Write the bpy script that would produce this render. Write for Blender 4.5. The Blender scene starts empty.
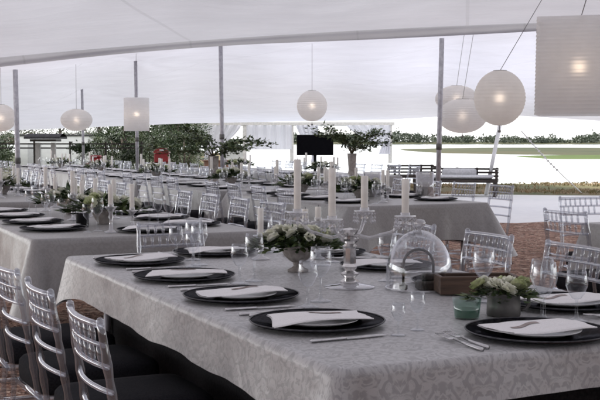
import bpy, math, random
from mathutils import Vector, Matrix
random.seed(7)
R = math.radians
sc = bpy.context.scene
col = sc.collection
PI = math.pi

# ------------------------------------------------------------------ mesh builder
class MB:
    def __init__(s):
        s.v = []; s.f = []; s.m = []; s.uv = []
    def add(s, vs, fs, mi=0):
        o = len(s.v); s.v += [tuple(p) for p in vs]
        for f in fs:
            s.f.append(tuple(i + o for i in f)); s.m.append(mi)
    def box(s, c, d, rz=0, mi=0, bev=0.0):
        x, y, z = d[0]/2, d[1]/2, d[2]/2
        cr, sr = math.cos(rz), math.sin(rz)
        b = min(bev, x*.9, y*.9, z*.9)
        def T(p): return (c[0]+p[0]*cr-p[1]*sr, c[1]+p[0]*sr+p[1]*cr, c[2]+p[2])
        if b <= 0:
            P = [T((sx*x, sy*y, sz*z)) for sz in (-1, 1) for sy in (-1, 1) for sx in (-1, 1)]
            s.add(P, [(0,2,3,1),(4,5,7,6),(0,1,5,4),(2,6,7,3),(0,4,6,2),(1,3,7,5)], mi)
        else:
            def ring(xx, yy, zz, q):
                return [T(p) for p in [(-xx+q,-yy,zz),(xx-q,-yy,zz),(xx,-yy+q,zz),(xx,yy-q,zz),(xx-q,yy,zz),(-xx+q,yy,zz),(-xx,yy-q,zz),(-xx,-yy+q,zz)]]
            rs = ring(x-b,y-b,-z,b*.5)+ring(x,y,-z+b,b)+ring(x,y,z-b,b)+ring(x-b,y-b,z,b*.5)
            fs = [tuple(range(7,-1,-1)), tuple(range(24,32))]
            for k in range(3):
                for i in range(8):
                    j = (i+1) % 8
                    fs.append((k*8+i, k*8+j, k*8+8+j, k*8+8+i))
            s.add(rs, fs, mi)
    def tube(s, pts, r, seg=8, mi=0, cap=True):
        pts = [Vector(p) for p in pts]
        n = len(pts)
        rr = r if isinstance(r, (list, tuple)) else [r]*n
        vs = []; up = None
        for i in range(n):
            t = (pts[min(i+1, n-1)] - pts[max(i-1, 0)])
            if t.length < 1e-9: t = Vector((0,0,1))
            t.normalize()
            if up is None:
                a = Vector((0,0,1)) if abs(t.z) < .9 else Vector((1,0,0))
                n1 = t.cross(a).normalized()
            else:
                n1 = (up - t*up.dot(t)).normalized()
            up = n1
            n2 = t.cross(n1)
            for k in range(seg):
                a = 2*PI*k/seg
                vs.append(pts[i] + (n1*math.cos(a)+n2*math.sin(a))*rr[i])
        fs = []
        for i in range(n-1):
            for k in range(seg):
                j = (k+1) % seg
                fs.append((i*seg+k, i*seg+j, (i+1)*seg+j, (i+1)*seg+k))
        if cap:
            fs.append(tuple(range(seg-1,-1,-1))); fs.append(tuple(range((n-1)*seg, n*seg)))
        s.add(vs, fs, mi)
    def lathe(s, prof, seg=24, c=(0,0,0), mi=0, sx=1, sy=1):
        vs = []; n = len(prof)
        for r, z in prof:
            for k in range(seg):
                a = 2*PI*k/seg
                vs.append((c[0]+r*math.cos(a)*sx, c[1]+r*math.sin(a)*sy, c[2]+z))
        fs = []
        for i in range(n-1):
            for k in range(seg):
                j = (k+1) % seg
                fs.append((i*seg+k, i*seg+j, (i+1)*seg+j, (i+1)*seg+k))
        if prof[0][0] > 1e-6 and prof[0][0] < 0.9e-3: pass
        s.add(vs, fs, mi)
    def grid(s, nu, nv, fn, mi=0, uvf=None):
        vs = [fn(i/nu, j/nv) for j in range(nv+1) for i in range(nu+1)]
        fs = [(j*(nu+1)+i, j*(nu+1)+i+1, (j+1)*(nu+1)+i+1, (j+1)*(nu+1)+i) for j in range(nv) for i in range(nu)]
        s.add(vs, fs, mi)
    def leaf(s, p, d, up, L, W, mi=0):
        d = Vector(d).normalized(); sd = d.cross(Vector(up))
        if sd.length < 1e-4: sd = Vector((1,0,0))
        sd.normalize(); nn = sd.cross(d)
        p = Vector(p)
        s.add([p, p+d*L*.45+sd*W*.5-nn*W*.12, p+d*L, p+d*L*.45-sd*W*.5-nn*W*.12, p+d*L*.45], [(0,1,4),(1,2,4),(2,3,4),(3,0,4)], mi)
    def build(s, name, mats, parent=None, smooth=True, auto=None):
        me = bpy.data.meshes.new(name)
        me.from_pydata(s.v, [], s.f)
        if not isinstance(mats, (list, tuple)): mats = [mats]
        for m in mats: me.materials.append(m)
        if len(mats) > 1: me.polygons.foreach_set('material_index', s.m)
        if smooth: me.polygons.foreach_set('use_smooth', [True]*len(me.polygons))
        if smooth and auto is not None:
            me.set_sharp_from_angle(angle=R(auto))
        me.update()
        o = bpy.data.objects.new(name, me); col.objects.link(o)
        if parent: o.parent = parent
        return o

def tag(o, label=None, cat=None, group=None, kind=None):
    if label: o['label'] = label
    if cat: o['category'] = cat
    if group: o['group'] = group
    if kind: o['kind'] = kind
    return o
def empty(name, loc=(0,0,0), rz=0, label=None, cat=None, group=None):
    o = bpy.data.objects.new(name, None); col.objects.link(o)
    o.empty_display_size = .1
    o.location = loc; o.rotation_euler = (0,0,rz)
    return tag(o, label, cat, group)
KIDS = {}
def kids(o): return [c for c in bpy.data.objects if c.parent == o]
def copy_tree(o, parent=None):
    c = o.copy(); col.objects.link(c); c.parent = parent
    if o.name not in KIDS: KIDS[o.name] = kids(o)
    for ch in KIDS[o.name]: copy_tree(ch, c)
    return c
USED = {}
def put(key, maker, loc, rz, label, cat, group=None, scale=1.0):
    """first call builds the thing, later calls copy it with its parts"""
    if key not in USED:
        o = maker(); USED[key] = o
    else:
        o = copy_tree(USED[key])
    o.location = loc; o.rotation_euler = (0,0,rz); o.scale = (scale,)*3
    return tag(o, label, cat, group)

# ------------------------------------------------------------------ materials
def newmat(name):
    m = bpy.data.materials.new(name); m.use_nodes = True
    nt = m.node_tree; nt.nodes.clear()
    out = nt.nodes.new('ShaderNodeOutputMaterial')
    return m, nt, out
def N(nt, t, **kw):
    n = nt.nodes.new(t)
    for k, v in kw.items(): setattr(n, k, v)
    return n
def bsdf(nt, out, color=(.5,.5,.5), rough=.5, metal=0, spec=.5):
    b = N(nt, 'ShaderNodeBsdfPrincipled')
    b.inputs['Base Color'].default_value = (*color, 1)
    b.inputs['Roughness'].default_value = rough
    b.inputs['Metallic'].default_value = metal
    b.inputs['Specular IOR Level'].default_value = spec
    nt.links.new(b.outputs[0], out.inputs['Surface'])
    return b
def noise_color(nt, b, c1, c2, scale, detail=4, coord='Object', bump=0, lo=.35, hi=.65, rough=None, dist=0, stretch=None):
    tc = N(nt, 'ShaderNodeTexCoord'); nz = N(nt, 'ShaderNodeTexNoise')
    nz.inputs['Scale'].default_value = scale; nz.inputs['Detail'].default_value = detail
    nz.inputs['Distortion'].default_value = dist
    src = tc.outputs[coord]
    if stretch:
        mp = N(nt, 'ShaderNodeMapping'); mp.inputs['Scale'].default_value = stretch
        nt.links.new(src, mp.inputs[0]); src = mp.outputs[0]
    nt.links.new(src, nz.inputs['Vector'])
    cr = N(nt, 'ShaderNodeValToRGB')
    cr.color_ramp.elements[0].position = lo; cr.color_ramp.elements[1].position = hi
    cr.color_ramp.elements[0].color = (*c1, 1); cr.color_ramp.elements[1].color = (*c2, 1)
    nt.links.new(nz.outputs['Fac'], cr.inputs[0]); nt.links.new(cr.outputs[0], b.inputs['Base Color'])
    if bump:
        bp = N(nt, 'ShaderNodeBump'); bp.inputs['Strength'].default_value = bump; bp.inputs['Distance'].default_value = .02
        nt.links.new(nz.outputs['Fac'], bp.inputs['Height']); nt.links.new(bp.outputs[0], b.inputs['Normal'])
    return nz, cr
def simple(name, c1, c2=None, rough=.5, metal=0, scale=20, bump=0, spec=.5, **kw):
    m, nt, out = newmat(name); b = bsdf(nt, out, c1, rough, metal, spec)
    noise_color(nt, b, c1, c2 or tuple(x*.85 for x in c1), scale, bump=bump, **kw)
    return m

def m_canvas(name, c, trans, seam_scale=.55, ang=0):
    m, nt, out = newmat(name)
    tc = N(nt, 'ShaderNodeTexCoord')
    mp = N(nt, 'ShaderNodeMapping'); mp.inputs['Rotation'].default_value = (0,0,ang); mp.inputs['Scale'].default_value = (seam_scale,)*3
    nt.links.new(tc.outputs['Object'], mp.inputs[0])
    nz = N(nt, 'ShaderNodeTexNoise'); nz.inputs['Scale'].default_value = 1.4; nz.inputs['Detail'].default_value = 5
    nt.links.new(tc.outputs['Object'], nz.inputs['Vector'])
    sx = N(nt, 'ShaderNodeSeparateXYZ'); nt.links.new(mp.outputs[0], sx.inputs[0])
    pp = N(nt, 'ShaderNodeMath', operation='PINGPONG'); pp.inputs[1].default_value = .5
    nt.links.new(sx.outputs['X'], pp.inputs[0])
    lt = N(nt, 'ShaderNodeMath', operation='LESS_THAN'); lt.inputs[1].default_value = .006
    nt.links.new(pp.outputs[0], lt.inputs[0])
    cr = N(nt, 'ShaderNodeValToRGB')
    cr.color_ramp.elements[0].color = (*[x*.93 for x in c], 1); cr.color_ramp.elements[1].color = (*c, 1)
    cr.color_ramp.elements[0].position = .3; cr.color_ramp.elements[1].position = .7
    nt.links.new(nz.outputs['Fac'], cr.inputs[0])
    mx = N(nt, 'ShaderNodeMix', data_type='RGBA'); mx.inputs['B'].default_value = (*[x*.88 for x in c], 1)
    nt.links.new(cr.outputs[0], mx.inputs['A']); nt.links.new(lt.outputs[0], mx.inputs['Factor'])
    mp2 = N(nt, 'ShaderNodeMapping'); mp2.inputs['Scale'].default_value = (.5, 3.0, 1); mp2.inputs['Rotation'].default_value = (0,0,ang+.3)
    nt.links.new(tc.outputs['Object'], mp2.inputs[0])
    n2 = N(nt, 'ShaderNodeTexNoise'); n2.inputs['Scale'].default_value = .9; n2.inputs['Detail'].default_value = 3
    nt.links.new(mp2.outputs[0], n2.inputs['Vector'])
    bp = N(nt, 'ShaderNodeBump'); bp.inputs['Strength'].default_value = .55; bp.inputs['Distance'].default_value = .2
    nt.links.new(n2.outputs['Fac'], bp.inputs['Height'])
    d = N(nt, 'ShaderNodeBsdfDiffuse'); t = N(nt, 'ShaderNodeBsdfTranslucent'); ms = N(nt, 'ShaderNodeMixShader')
    ms.inputs[0].default_value = trans
    for q in (d, t):
        nt.links.new(mx.outputs['Result'], q.inputs['Color']); nt.links.new(bp.outputs[0], q.inputs['Normal'])
    nt.links.new(d.outputs[0], ms.inputs[1]); nt.links.new(t.outputs[0], ms.inputs[2]); nt.links.new(ms.outputs[0], out.inputs['Surface'])
    return m
def m_paper(name, c=(.92,.925,.935), trans=.60, clear=.09):
    m, nt, out = newmat(name)
    tc = N(nt, 'ShaderNodeTexCoord'); nz = N(nt, 'ShaderNodeTexNoise'); nz.inputs['Scale'].default_value = 14
    nt.links.new(tc.outputs['Object'], nz.inputs['Vector'])
    cr = N(nt, 'ShaderNodeValToRGB'); cr.color_ramp.elements[0].color = (*[x*.9 for x in c],1); cr.color_ramp.elements[1].color = (*c,1)
    nt.links.new(nz.outputs['Fac'], cr.inputs[0])
    d = N(nt, 'ShaderNodeBsdfDiffuse'); t = N(nt, 'ShaderNodeBsdfTranslucent'); ms = N(nt, 'ShaderNodeMixShader'); ms.inputs[0].default_value = trans
    bp = N(nt, 'ShaderNodeBump'); bp.inputs['Strength'].default_value = .25; bp.inputs['Distance'].default_value = .01; nt.links.new(nz.outputs['Fac'], bp.inputs['Height'])
    for q in (d, t): nt.links.new(cr.outputs[0], q.inputs[0]); nt.links.new(bp.outputs[0], q.inputs['Normal'])
    nt.links.new(d.outputs[0], ms.inputs[1]); nt.links.new(t.outputs[0], ms.inputs[2])
    # paper also lets light scatter straight on through its fibres
    tr = N(nt, 'ShaderNodeBsdfRefraction'); tr.inputs['IOR'].default_value = 1.3; tr.inputs['Roughness'].default_value = .75; nt.links.new(cr.outputs[0], tr.inputs[0])
    m2 = N(nt, 'ShaderNodeMixShader'); m2.inputs[0].default_value = clear
    nt.links.new(ms.outputs[0], m2.inputs[1]); nt.links.new(tr.outputs[0], m2.inputs[2]); nt.links.new(m2.outputs[0], out.inputs['Surface'])
    return m
def m_thinglass(name, tint=(.97,.98,.98), base=.05, edge=.75, rough=.02, body=0.0):
    """thin clear wall: mostly see-through, shiny towards grazing angles"""
    m, nt, out = newmat(name)
    lw = N(nt, 'ShaderNodeLayerWeight'); lw.inputs['Blend'].default_value = .35
    mr = N(nt, 'ShaderNodeMapRange'); mr.inputs['To Min'].default_value = base; mr.inputs['To Max'].default_value = edge
    pw = N(nt, 'ShaderNodeMath', operation='POWER'); pw.inputs[1].default_value = 1.8
    nt.links.new(lw.outputs['Facing'], pw.inputs[0]); nt.links.new(pw.outputs[0], mr.inputs['Value'])
    tr = N(nt, 'ShaderNodeBsdfTransparent'); tr.inputs[0].default_value = (*tint, 1)
    gl = N(nt, 'ShaderNodeBsdfGlossy'); gl.inputs['Roughness'].default_value = rough; gl.inputs['Color'].default_value = (.95,.96,1,1)
    src = tr.outputs[0]
    if body > 0:
        df = N(nt, 'ShaderNodeBsdfDiffuse'); df.inputs[0].default_value = (.72,.74,.78,1)
        m0 = N(nt, 'ShaderNodeMixShader'); m0.inputs[0].default_value = body
        nt.links.new(tr.outputs[0], m0.inputs[1]); nt.links.new(df.outputs[0], m0.inputs[2]); src = m0.outputs[0]
    ms = N(nt, 'ShaderNodeMixShader'); nt.links.new(mr.outputs[0], ms.inputs[0])
    nt.links.new(src, ms.inputs[1]); nt.links.new(gl.outputs[0], ms.inputs[2]); nt.links.new(ms.outputs[0], out.inputs['Surface'])
    return m
def m_damask(name, c1, c2):
    m, nt, out = newmat(name)
    b = bsdf(nt, out, c1, .5, 0, .5)
    b.inputs['Specular IOR Level'].default_value = 1.0; b.inputs['Sheen Weight'].default_value = .12; b.inputs['Sheen Roughness'].default_value = .4
    uv = N(nt, 'ShaderNodeUVMap'); uv.uv_map = 'UVMap'
    sp = N(nt, 'ShaderNodeSeparateXYZ'); nt.links.new(uv.outputs[0], sp.inputs[0])
    def pp(sock, scale, off=0):
        a = N(nt, 'ShaderNodeMath', operation='MULTIPLY_ADD'); a.inputs[1].default_value = scale; a.inputs[2].default_value = off
        nt.links.new(sock, a.inputs[0])
        p = N(nt, 'ShaderNodeMath', operation='PINGPONG'); p.inputs[1].default_value = 1.0
        nt.links.new(a.outputs[0], p.inputs[0]); return p.outputs[0]
    cb = N(nt, 'ShaderNodeCombineXYZ')
    nt.links.new(pp(sp.outputs['X'], 9.0, .3), cb.inputs[0]); nt.links.new(pp(sp.outputs['Y'], 7.0), cb.inputs[1])
    nz = N(nt, 'ShaderNodeTexNoise'); nz.inputs['Scale'].default_value = 3.1; nz.inputs['Detail'].default_value = 4.0; nz.inputs['Distortion'].default_value = 1.6
    nt.links.new(cb.outputs[0], nz.inputs['Vector'])
    cr = N(nt, 'ShaderNodeValToRGB'); e = cr.color_ramp.elements
    e[0].position = .42; e[0].color = (0,0,0,1); e[1].position = .48; e[1].color = (1,1,1,1)
    k = e.new(.56); k.color = (1,1,1,1); k = e.new(.60); k.color = (.1,.1,.1,1)
    nt.links.new(nz.outputs['Fac'], cr.inputs[0])
    # random tone variation in the weave
    n2 = N(nt, 'ShaderNodeTexNoise'); n2.inputs['Scale'].default_value = 5; n2.inputs['Detail'].default_value = 6
    nt.links.new(uv.outputs[0], n2.inputs['Vector'])
    mx = N(nt, 'ShaderNodeMix', data_type='RGBA'); mx.inputs['A'].default_value = (*c1,1); mx.inputs['B'].default_value = (*c2,1)
    nt.links.new(cr.outputs[0], mx.inputs['Factor'])
    hv = N(nt, 'ShaderNodeHueSaturation'); mr = N(nt, 'ShaderNodeMapRange'); mr.inputs['To Min'].default_value = .86; mr.inputs['To Max'].default_value = 1.14
    nt.links.new(n2.outputs['Fac'], mr.inputs['Value']); nt.links.new(mr.outputs[0], hv.inputs['Value'])
    nt.links.new(mx.outputs['Result'], hv.inputs['Color']); nt.links.new(hv.outputs[0], b.inputs['Base Color'])
    rr = N(nt, 'ShaderNodeMapRange'); rr.inputs['To Min'].default_value = .44; rr.inputs['To Max'].default_value = .36
    nt.links.new(cr.outputs[0], rr.inputs['Value']); nt.links.new(rr.outputs[0], b.inputs['Roughness'])
    n3 = N(nt, 'ShaderNodeTexNoise'); n3.inputs['Scale'].default_value = 3.2; n3.inputs['Detail'].default_value = 3; n3.inputs['Distortion'].default_value = .8
    nt.links.new(uv.outputs[0], n3.inputs['Vector'])
    b1 = N(nt, 'ShaderNodeBump'); b1.inputs['Strength'].default_value = .35; b1.inputs['Distance'].default_value = .03
    nt.links.new(n3.outputs['Fac'], b1.inputs['Height'])
    fl = []
    for ax, per_ in (('X', .22), ('Y', .30)):
        k0 = N(nt, 'ShaderNodeMath', operation='PINGPONG'); k0.inputs[1].default_value = per_; nt.links.new(sp.outputs[ax], k0.inputs[0])
        k1 = N(nt, 'ShaderNodeMapRange'); k1.inputs['From Max'].default_value = .008; nt.links.new(k0.outputs[0], k1.inputs['Value']); fl.append(k1)
    mn = N(nt, 'ShaderNodeMath', operation='MINIMUM'); nt.links.new(fl[0].outputs[0], mn.inputs[0]); nt.links.new(fl[1].outputs[0], mn.inputs[1])
    b0 = N(nt, 'ShaderNodeBump'); b0.inputs['Strength'].default_value = .22; b0.inputs['Distance'].default_value = .0007
    nt.links.new(mn.outputs[0], b0.inputs['Height']); nt.links.new(b1.outputs[0], b0.inputs['Normal']); b1 = b0
    b2 = N(nt, 'ShaderNodeBump'); b2.inputs['Strength'].default_value = .06; b2.inputs['Distance'].default_value = .004
    nt.links.new(cr.outputs[0], b2.inputs['Height']); nt.links.new(b1.outputs[0], b2.inputs['Normal'])
    nt.links.new(b2.outputs[0], b.inputs['Normal'])
    return m
def m_mulch(name):
    m, nt, out = newmat(name); b = bsdf(nt, out, (.1,.06,.04), .9, 0, .2)
    tc = N(nt, 'ShaderNodeTexCoord')
    nw = N(nt, 'ShaderNodeTexNoise'); nw.inputs['Scale'].default_value = 9; nt.links.new(tc.outputs['Object'], nw.inputs['Vector'])
    va = N(nt, 'ShaderNodeVectorMath', operation='MULTIPLY_ADD'); va.inputs[1].default_value = (.34,.34,.34)
    nt.links.new(nw.outputs['Color'], va.inputs[0]); nt.links.new(tc.outputs['Object'], va.inputs[2])
    mp = N(nt, 'ShaderNodeMapping'); mp.inputs['Scale'].default_value = (17, 34, 14); mp.inputs['Rotation'].default_value = (0,0,.5)
    nt.links.new(va.outputs[0], mp.inputs[0])
    vo = N(nt, 'ShaderNodeTexVoronoi'); vo.inputs['Scale'].default_value = 1.0; nt.links.new(mp.outputs[0], vo.inputs['Vector'])
    sx = N(nt, 'ShaderNodeSeparateColor'); nt.links.new(vo.outputs['Color'], sx.inputs[0])
    cr = N(nt, 'ShaderNodeValToRGB'); e = cr.color_ramp.elements
    e[0].position = 0; e[0].color = (.04,.022,.017,1); e[1].position = 1; e[1].color = (.58,.43,.34,1)
    for p, c in ((.3,(.22,.12,.088,1)),(.6,(.36,.205,.15,1)),(.85,(.46,.30,.225,1))):
        k = e.new(p); k.color = c
    nt.links.new(sx.outputs[0], cr.inputs[0])
    n2 = N(nt, 'ShaderNodeTexNoise'); n2.inputs['Scale'].default_value = 1.2; n2.inputs['Detail'].default_value = 5; nt.links.new(tc.outputs['Object'], n2.inputs['Vector'])
    mr = N(nt, 'ShaderNodeMapRange'); mr.inputs['To Min'].default_value = .6; mr.inputs['To Max'].default_value = 1.35; nt.links.new(n2.outputs['Fac'], mr.inputs['Value'])
    hv = N(nt, 'ShaderNodeHueSaturation'); nt.links.new(mr.outputs[0], hv.inputs['Value']); nt.links.new(cr.outputs[0], hv.inputs['Color'])
    nt.links.new(hv.outputs[0], b.inputs['Base Color'])
    bp = N(nt, 'ShaderNodeBump'); bp.inputs['Strength'].default_value = .9; bp.inputs['Distance'].default_value = .03
    nt.links.new(vo.outputs['Distance'], bp.inputs['Height']); nt.links.new(bp.outputs[0], b.inputs['Normal'])
    return m
def m_grass(name, a, bcol, c, s1=.35, s2=6):
    m, nt, out = newmat(name); b = bsdf(nt, out, a, .9, 0, .2)
    tc = N(nt, 'ShaderNodeTexCoord')
    n1 = N(nt, 'ShaderNodeTexNoise'); n1.inputs['Scale'].default_value = s1; n1.inputs['Detail'].default_value = 8
    n2 = N(nt, 'ShaderNodeTexNoise'); n2.inputs['Scale'].default_value = s2; n2.inputs['Detail'].default_value = 8; n2.inputs['Roughness'].default_value = .7
    for q in (n1, n2): nt.links.new(tc.outputs['Object'], q.inputs['Vector'])
    ad = N(nt, 'ShaderNodeMath', operation='MULTIPLY_ADD'); ad.inputs[1].default_value = .5; nt.links.new(n2.outputs['Fac'], ad.inputs[0])
    hf = N(nt, 'ShaderNodeMath', operation='MULTIPLY'); hf.inputs[1].default_value = .5; nt.links.new(n1.outputs['Fac'], hf.inputs[0]); nt.links.new(hf.outputs[0], ad.inputs[2])
    cr = N(nt, 'ShaderNodeValToRGB'); e = cr.color_ramp.elements
    e[0].position = .36; e[0].color = (*a,1); e[1].position = .64; e[1].color = (*c,1); k = e.new(.5); k.color = (*bcol,1)
    nt.links.new(ad.outputs[0], cr.inputs[0]); nt.links.new(cr.outputs[0], b.inputs['Base Color'])
    bp = N(nt, 'ShaderNodeBump'); bp.inputs['Strength'].default_value = .6; nt.links.new(n2.outputs['Fac'], bp.inputs['Height']); nt.links.new(bp.outputs[0], b.inputs['Normal'])
    return m
def m_leaf(name, c1, c2, scale=3.0):
    m, nt, out = newmat(name); b = bsdf(nt, out, c1, .55, 0, .4)
    noise_color(nt, b, c1, c2, scale, lo=.38, hi=.62)
    return m
def m_emit(name, c, s):
    m, nt, out = newmat(name); e = N(nt, 'ShaderNodeEmission'); e.inputs[0].default_value = (*c,1); e.inputs[1].default_value = s
    nt.links.new(e.outputs[0], out.inputs['Surface']); return m
def m_water(name):
    m, nt, out = newmat(name); b = bsdf(nt, out, (.30,.34,.36), .12, 0, .5)
    tc = N(nt, 'ShaderNodeTexCoord'); mp = N(nt, 'ShaderNodeMapping'); mp.inputs['Scale'].default_value = (.3,1.2,1)
    nt.links.new(tc.outputs['Object'], mp.inputs[0])
    nz = N(nt, 'ShaderNodeTexNoise'); nz.inputs['Scale'].default_value = .8; nz.inputs['Detail'].default_value = 4; nt.links.new(mp.outputs[0], nz.inputs['Vector'])
    bp = N(nt, 'ShaderNodeBump'); bp.inputs['Strength'].default_value = .05; nt.links.new(nz.outputs['Fac'], bp.inputs['Height']); nt.links.new(bp.outputs[0], b.inputs['Normal'])
    return m
def m_candle(name):
    m, nt, out = newmat(name); b = bsdf(nt, out, (.78,.75,.70), .45, 0, .4)
    b.inputs['Subsurface Weight'].default_value = .0
    noise_color(nt, b, (.74,.71,.66), (.82,.80,.76), 30)
    return m
def m_wood(name, c1, c2, sc_=(3,40,40), rough=.5):
    m, nt, out = newmat(name); b = bsdf(nt, out, c1, rough, 0, .4)
    noise_color(nt, b, c1, c2, 1.5, detail=6, bump=.15, stretch=sc_, dist=.6)
    return m

M = {}
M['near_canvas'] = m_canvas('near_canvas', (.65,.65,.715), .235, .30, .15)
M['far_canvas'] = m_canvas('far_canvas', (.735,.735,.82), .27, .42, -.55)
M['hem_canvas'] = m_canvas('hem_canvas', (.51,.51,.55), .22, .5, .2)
M['curtain'] = m_canvas('curtain', (.78,.76,.82), .45, .001)
M['paper'] = m_paper('paper')
M['bulb'] = m_emit('bulb_glow', (1,.80,.62), 5.0); M['bright_bulb'] = m_emit('bright_bulb', (1,.76,.54), 6.0)
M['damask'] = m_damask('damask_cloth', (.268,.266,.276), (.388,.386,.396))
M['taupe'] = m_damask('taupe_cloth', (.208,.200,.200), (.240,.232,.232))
M['under_hem_black'] = simple('under_hem_black', (.012,.012,.014), (.020,.020,.022), .9, scale=120, bump=.1, spec=.05)  # black standing in for the dark beneath the nearest table
M['cushion'] = simple('cushion_fabric', (.010,.010,.013), (.017,.017,.020), .85, scale=160, bump=.1, spec=.08)
M['acrylic'] = m_thinglass('acrylic', (.80,.81,.835), .13, .95, .03, body=.06)
M['glass'] = m_thinglass('clear_glass', (.95,.957,.962), .035, .72, .015)
M['dome_glass'] = m_thinglass('dome_glass', (.96,.965,.97), .045, 1.0, .015, body=.008)
M['cut_glass'] = simple('cut_glass', (.50,.49,.49), (.80,.79,.79), .10, metal=.8, scale=45)
M['crystal'] = m_thinglass('crystal', (.84,.83,.82), .20, 1.0, .04, body=.10)
M['green_glass'] = m_thinglass('green_glass', (.74,.84,.79), .05, .55, .02)
M['green_wax'] = simple('green_wax', (.13,.20,.165), (.18,.26,.215), .4)
m, nt, out = newmat('charger_glass'); _d = N(nt, 'ShaderNodeBsdfDiffuse'); _g = N(nt, 'ShaderNodeBsdfGlossy'); _m = N(nt, 'ShaderNodeMixShader')
_d.inputs[0].default_value = (.006,.006,.008,1); _g.inputs['Color'].default_value = (.8,.8,.85,1); _g.inputs['Roughness'].default_value = .12
_n = N(nt, 'ShaderNodeTexNoise'); _n.inputs['Scale'].default_value = 14; _r = N(nt, 'ShaderNodeMapRange'); _r.inputs['To Min'].default_value = .025; _r.inputs['To Max'].default_value = .075
nt.links.new(_n.outputs['Fac'], _r.inputs['Value']); nt.links.new(_r.outputs[0], _m.inputs[0])
nt.links.new(_d.outputs[0], _m.inputs[1]); nt.links.new(_g.outputs[0], _m.inputs[2]); nt.links.new(_m.outputs[0], out.inputs['Surface'])
M['charger'] = m
M['rim'] = simple('charger_rim', (.03,.03,.035), (.07,.07,.08), .35, scale=60, spec=.2)
M['porcelain'] = simple('porcelain', (.78,.78,.79), (.82,.82,.83), .2, scale=9)
M['napkin'] = simple('napkin_cotton', (.76,.75,.76), (.83,.82,.83), .85, scale=220, bump=.12, spec=.2)
M['band'] = simple('napkin_print', (.16,.12,.11), (.36,.31,.30), .7, scale=60)
M['steel'] = simple('steel', (.45,.45,.46), (.62,.62,.63), .22, metal=1, scale=30)
M['zinc'] = simple('zinc', (.10,.10,.095), (.17,.165,.16), .5, metal=.6, scale=26, bump=.1)
M['stone'] = simple('urn_stone', (.25,.225,.21), (.40,.37,.35), .7, scale=30, bump=.4)
M['candle'] = m_candle('candle_wax')
M['wick'] = simple('wick', (.02,.02,.02), rough=.9)
M['petal'] = simple('petal', (.70,.71,.58), (.84,.84,.78), .6, scale=25)
M['petal2'] = simple('petal_green', (.40,.46,.22), (.66,.68,.48), .6, scale=40)
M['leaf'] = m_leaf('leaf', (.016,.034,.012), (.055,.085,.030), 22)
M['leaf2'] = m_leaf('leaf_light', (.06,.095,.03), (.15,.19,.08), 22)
M['stem'] = simple('stem', (.08,.07,.04), (.14,.11,.07), .8)
M['iron'] = simple('old_iron', (.010,.010,.010), (.045,.032,.024), .55, metal=.5, scale=40, bump=.3)
M['wood'] = m_wood('box_wood', (.050,.031,.022), (.115,.072,.050))
M['darkwood'] = m_wood('dark_wood', (.018,.013,.011), (.045,.033,.027))
M['brownwood'] = m_wood('brown_wood', (.16,.075,.05), (.28,.15,.10))
M['pole'] = simple('galvanised', (.34,.335,.37), (.47,.465,.50), .4, metal=.35, scale=25)
M['rope'] = simple('rope', (.6,.59,.57), (.72,.71,.69), .8, scale=80)
M['cord'] = simple('cord', (.22,.21,.22), rough=.7)
M['mulch'] = m_mulch('mulch')
M['grass'] = m_grass('grass', (.055,.074,.022), (.155,.125,.062), (.28,.195,.12), .25, 3.5)
M['straw'] = m_leaf('straw', (.15,.135,.055), (.36,.255,.155), 1.3)
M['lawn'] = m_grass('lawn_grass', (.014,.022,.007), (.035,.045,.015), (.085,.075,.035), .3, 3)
M['bank'] = m_grass('bank_grass', (.022,.034,.010), (.048,.050,.020), (.070,.058,.030), .03, .3)
M['marsh'] = m_grass('marsh_grass', (.035,.062,.010), (.065,.095,.018), (.07,.065,.03), .02, .25)
M['sand'] = m_grass('pale_sand', (.70,.70,.70), (.76,.76,.75), (.80,.79,.78), .4, 5)
M['water'] = m_water('lake_water')
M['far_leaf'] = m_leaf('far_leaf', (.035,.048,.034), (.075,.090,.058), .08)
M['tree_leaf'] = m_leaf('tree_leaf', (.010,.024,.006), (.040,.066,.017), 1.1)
M['tree_leaf2'] = m_leaf('tree_leaf_olive', (.026,.040,.011), (.075,.092,.030), 1.1)
M['bark'] = simple('bark', (.06,.045,.035), (.12,.09,.07), .9, scale=12, bump=.5)
M['white_wall'] = simple('white_plaster', (.74,.74,.74), (.82,.82,.81), .8, scale=6, bump=.05)
M['roof'] = simple('dark_roof', (.035,.034,.038), (.07,.068,.07), .7, scale=14)
M['red'] = simple('red_plastic', (.22,.010,.014), (.30,.020,.022), .4, scale=5)
M['white_pl'] = simple('white_plastic', (.72,.72,.72), rough=.4)
M['black_pl'] = simple('black_plastic', (.006,.006,.007), (.010,.010,.011), .5, spec=.1)
M['screen'] = simple('screen_glass', (.004,.004,.006), (.006,.006,.008), .5, spec=.05)
M['beam'] = simple('beam_paint', (.40,.375,.36), (.50,.475,.46), .6, scale=10)
M['offwhite'] = simple('cushion_offwhite', (.5,.5,.51), (.62,.62,.63), .85, scale=30, bump=.2)

# ------------------------------------------------------------------ frames of reference
H = 1.27; F = 1100.0; HZ = 140.0
def P(px, py, z):
    """ground position of a spot seen at (px,py) that lies at height z"""
    d = (H - z)*F/(py - HZ)
    return ((px-300)/F*d, d, z)
def atd(px, d, z=0): return ((px-300)/F*d, d, z)
def zat(py, d): return H - (py-HZ)/F*d
U = Vector((-.419, .908)).normalized(); V = Vector((U.y, -U.x))
A0 = Vector((.076, 2.397)); TH = math.atan2(-U.x, U.y)
TZ = .76
def W(s, p, z=0):
    q = A0 + U*s + V*p
    return (q.x, q.y, z)

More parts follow.
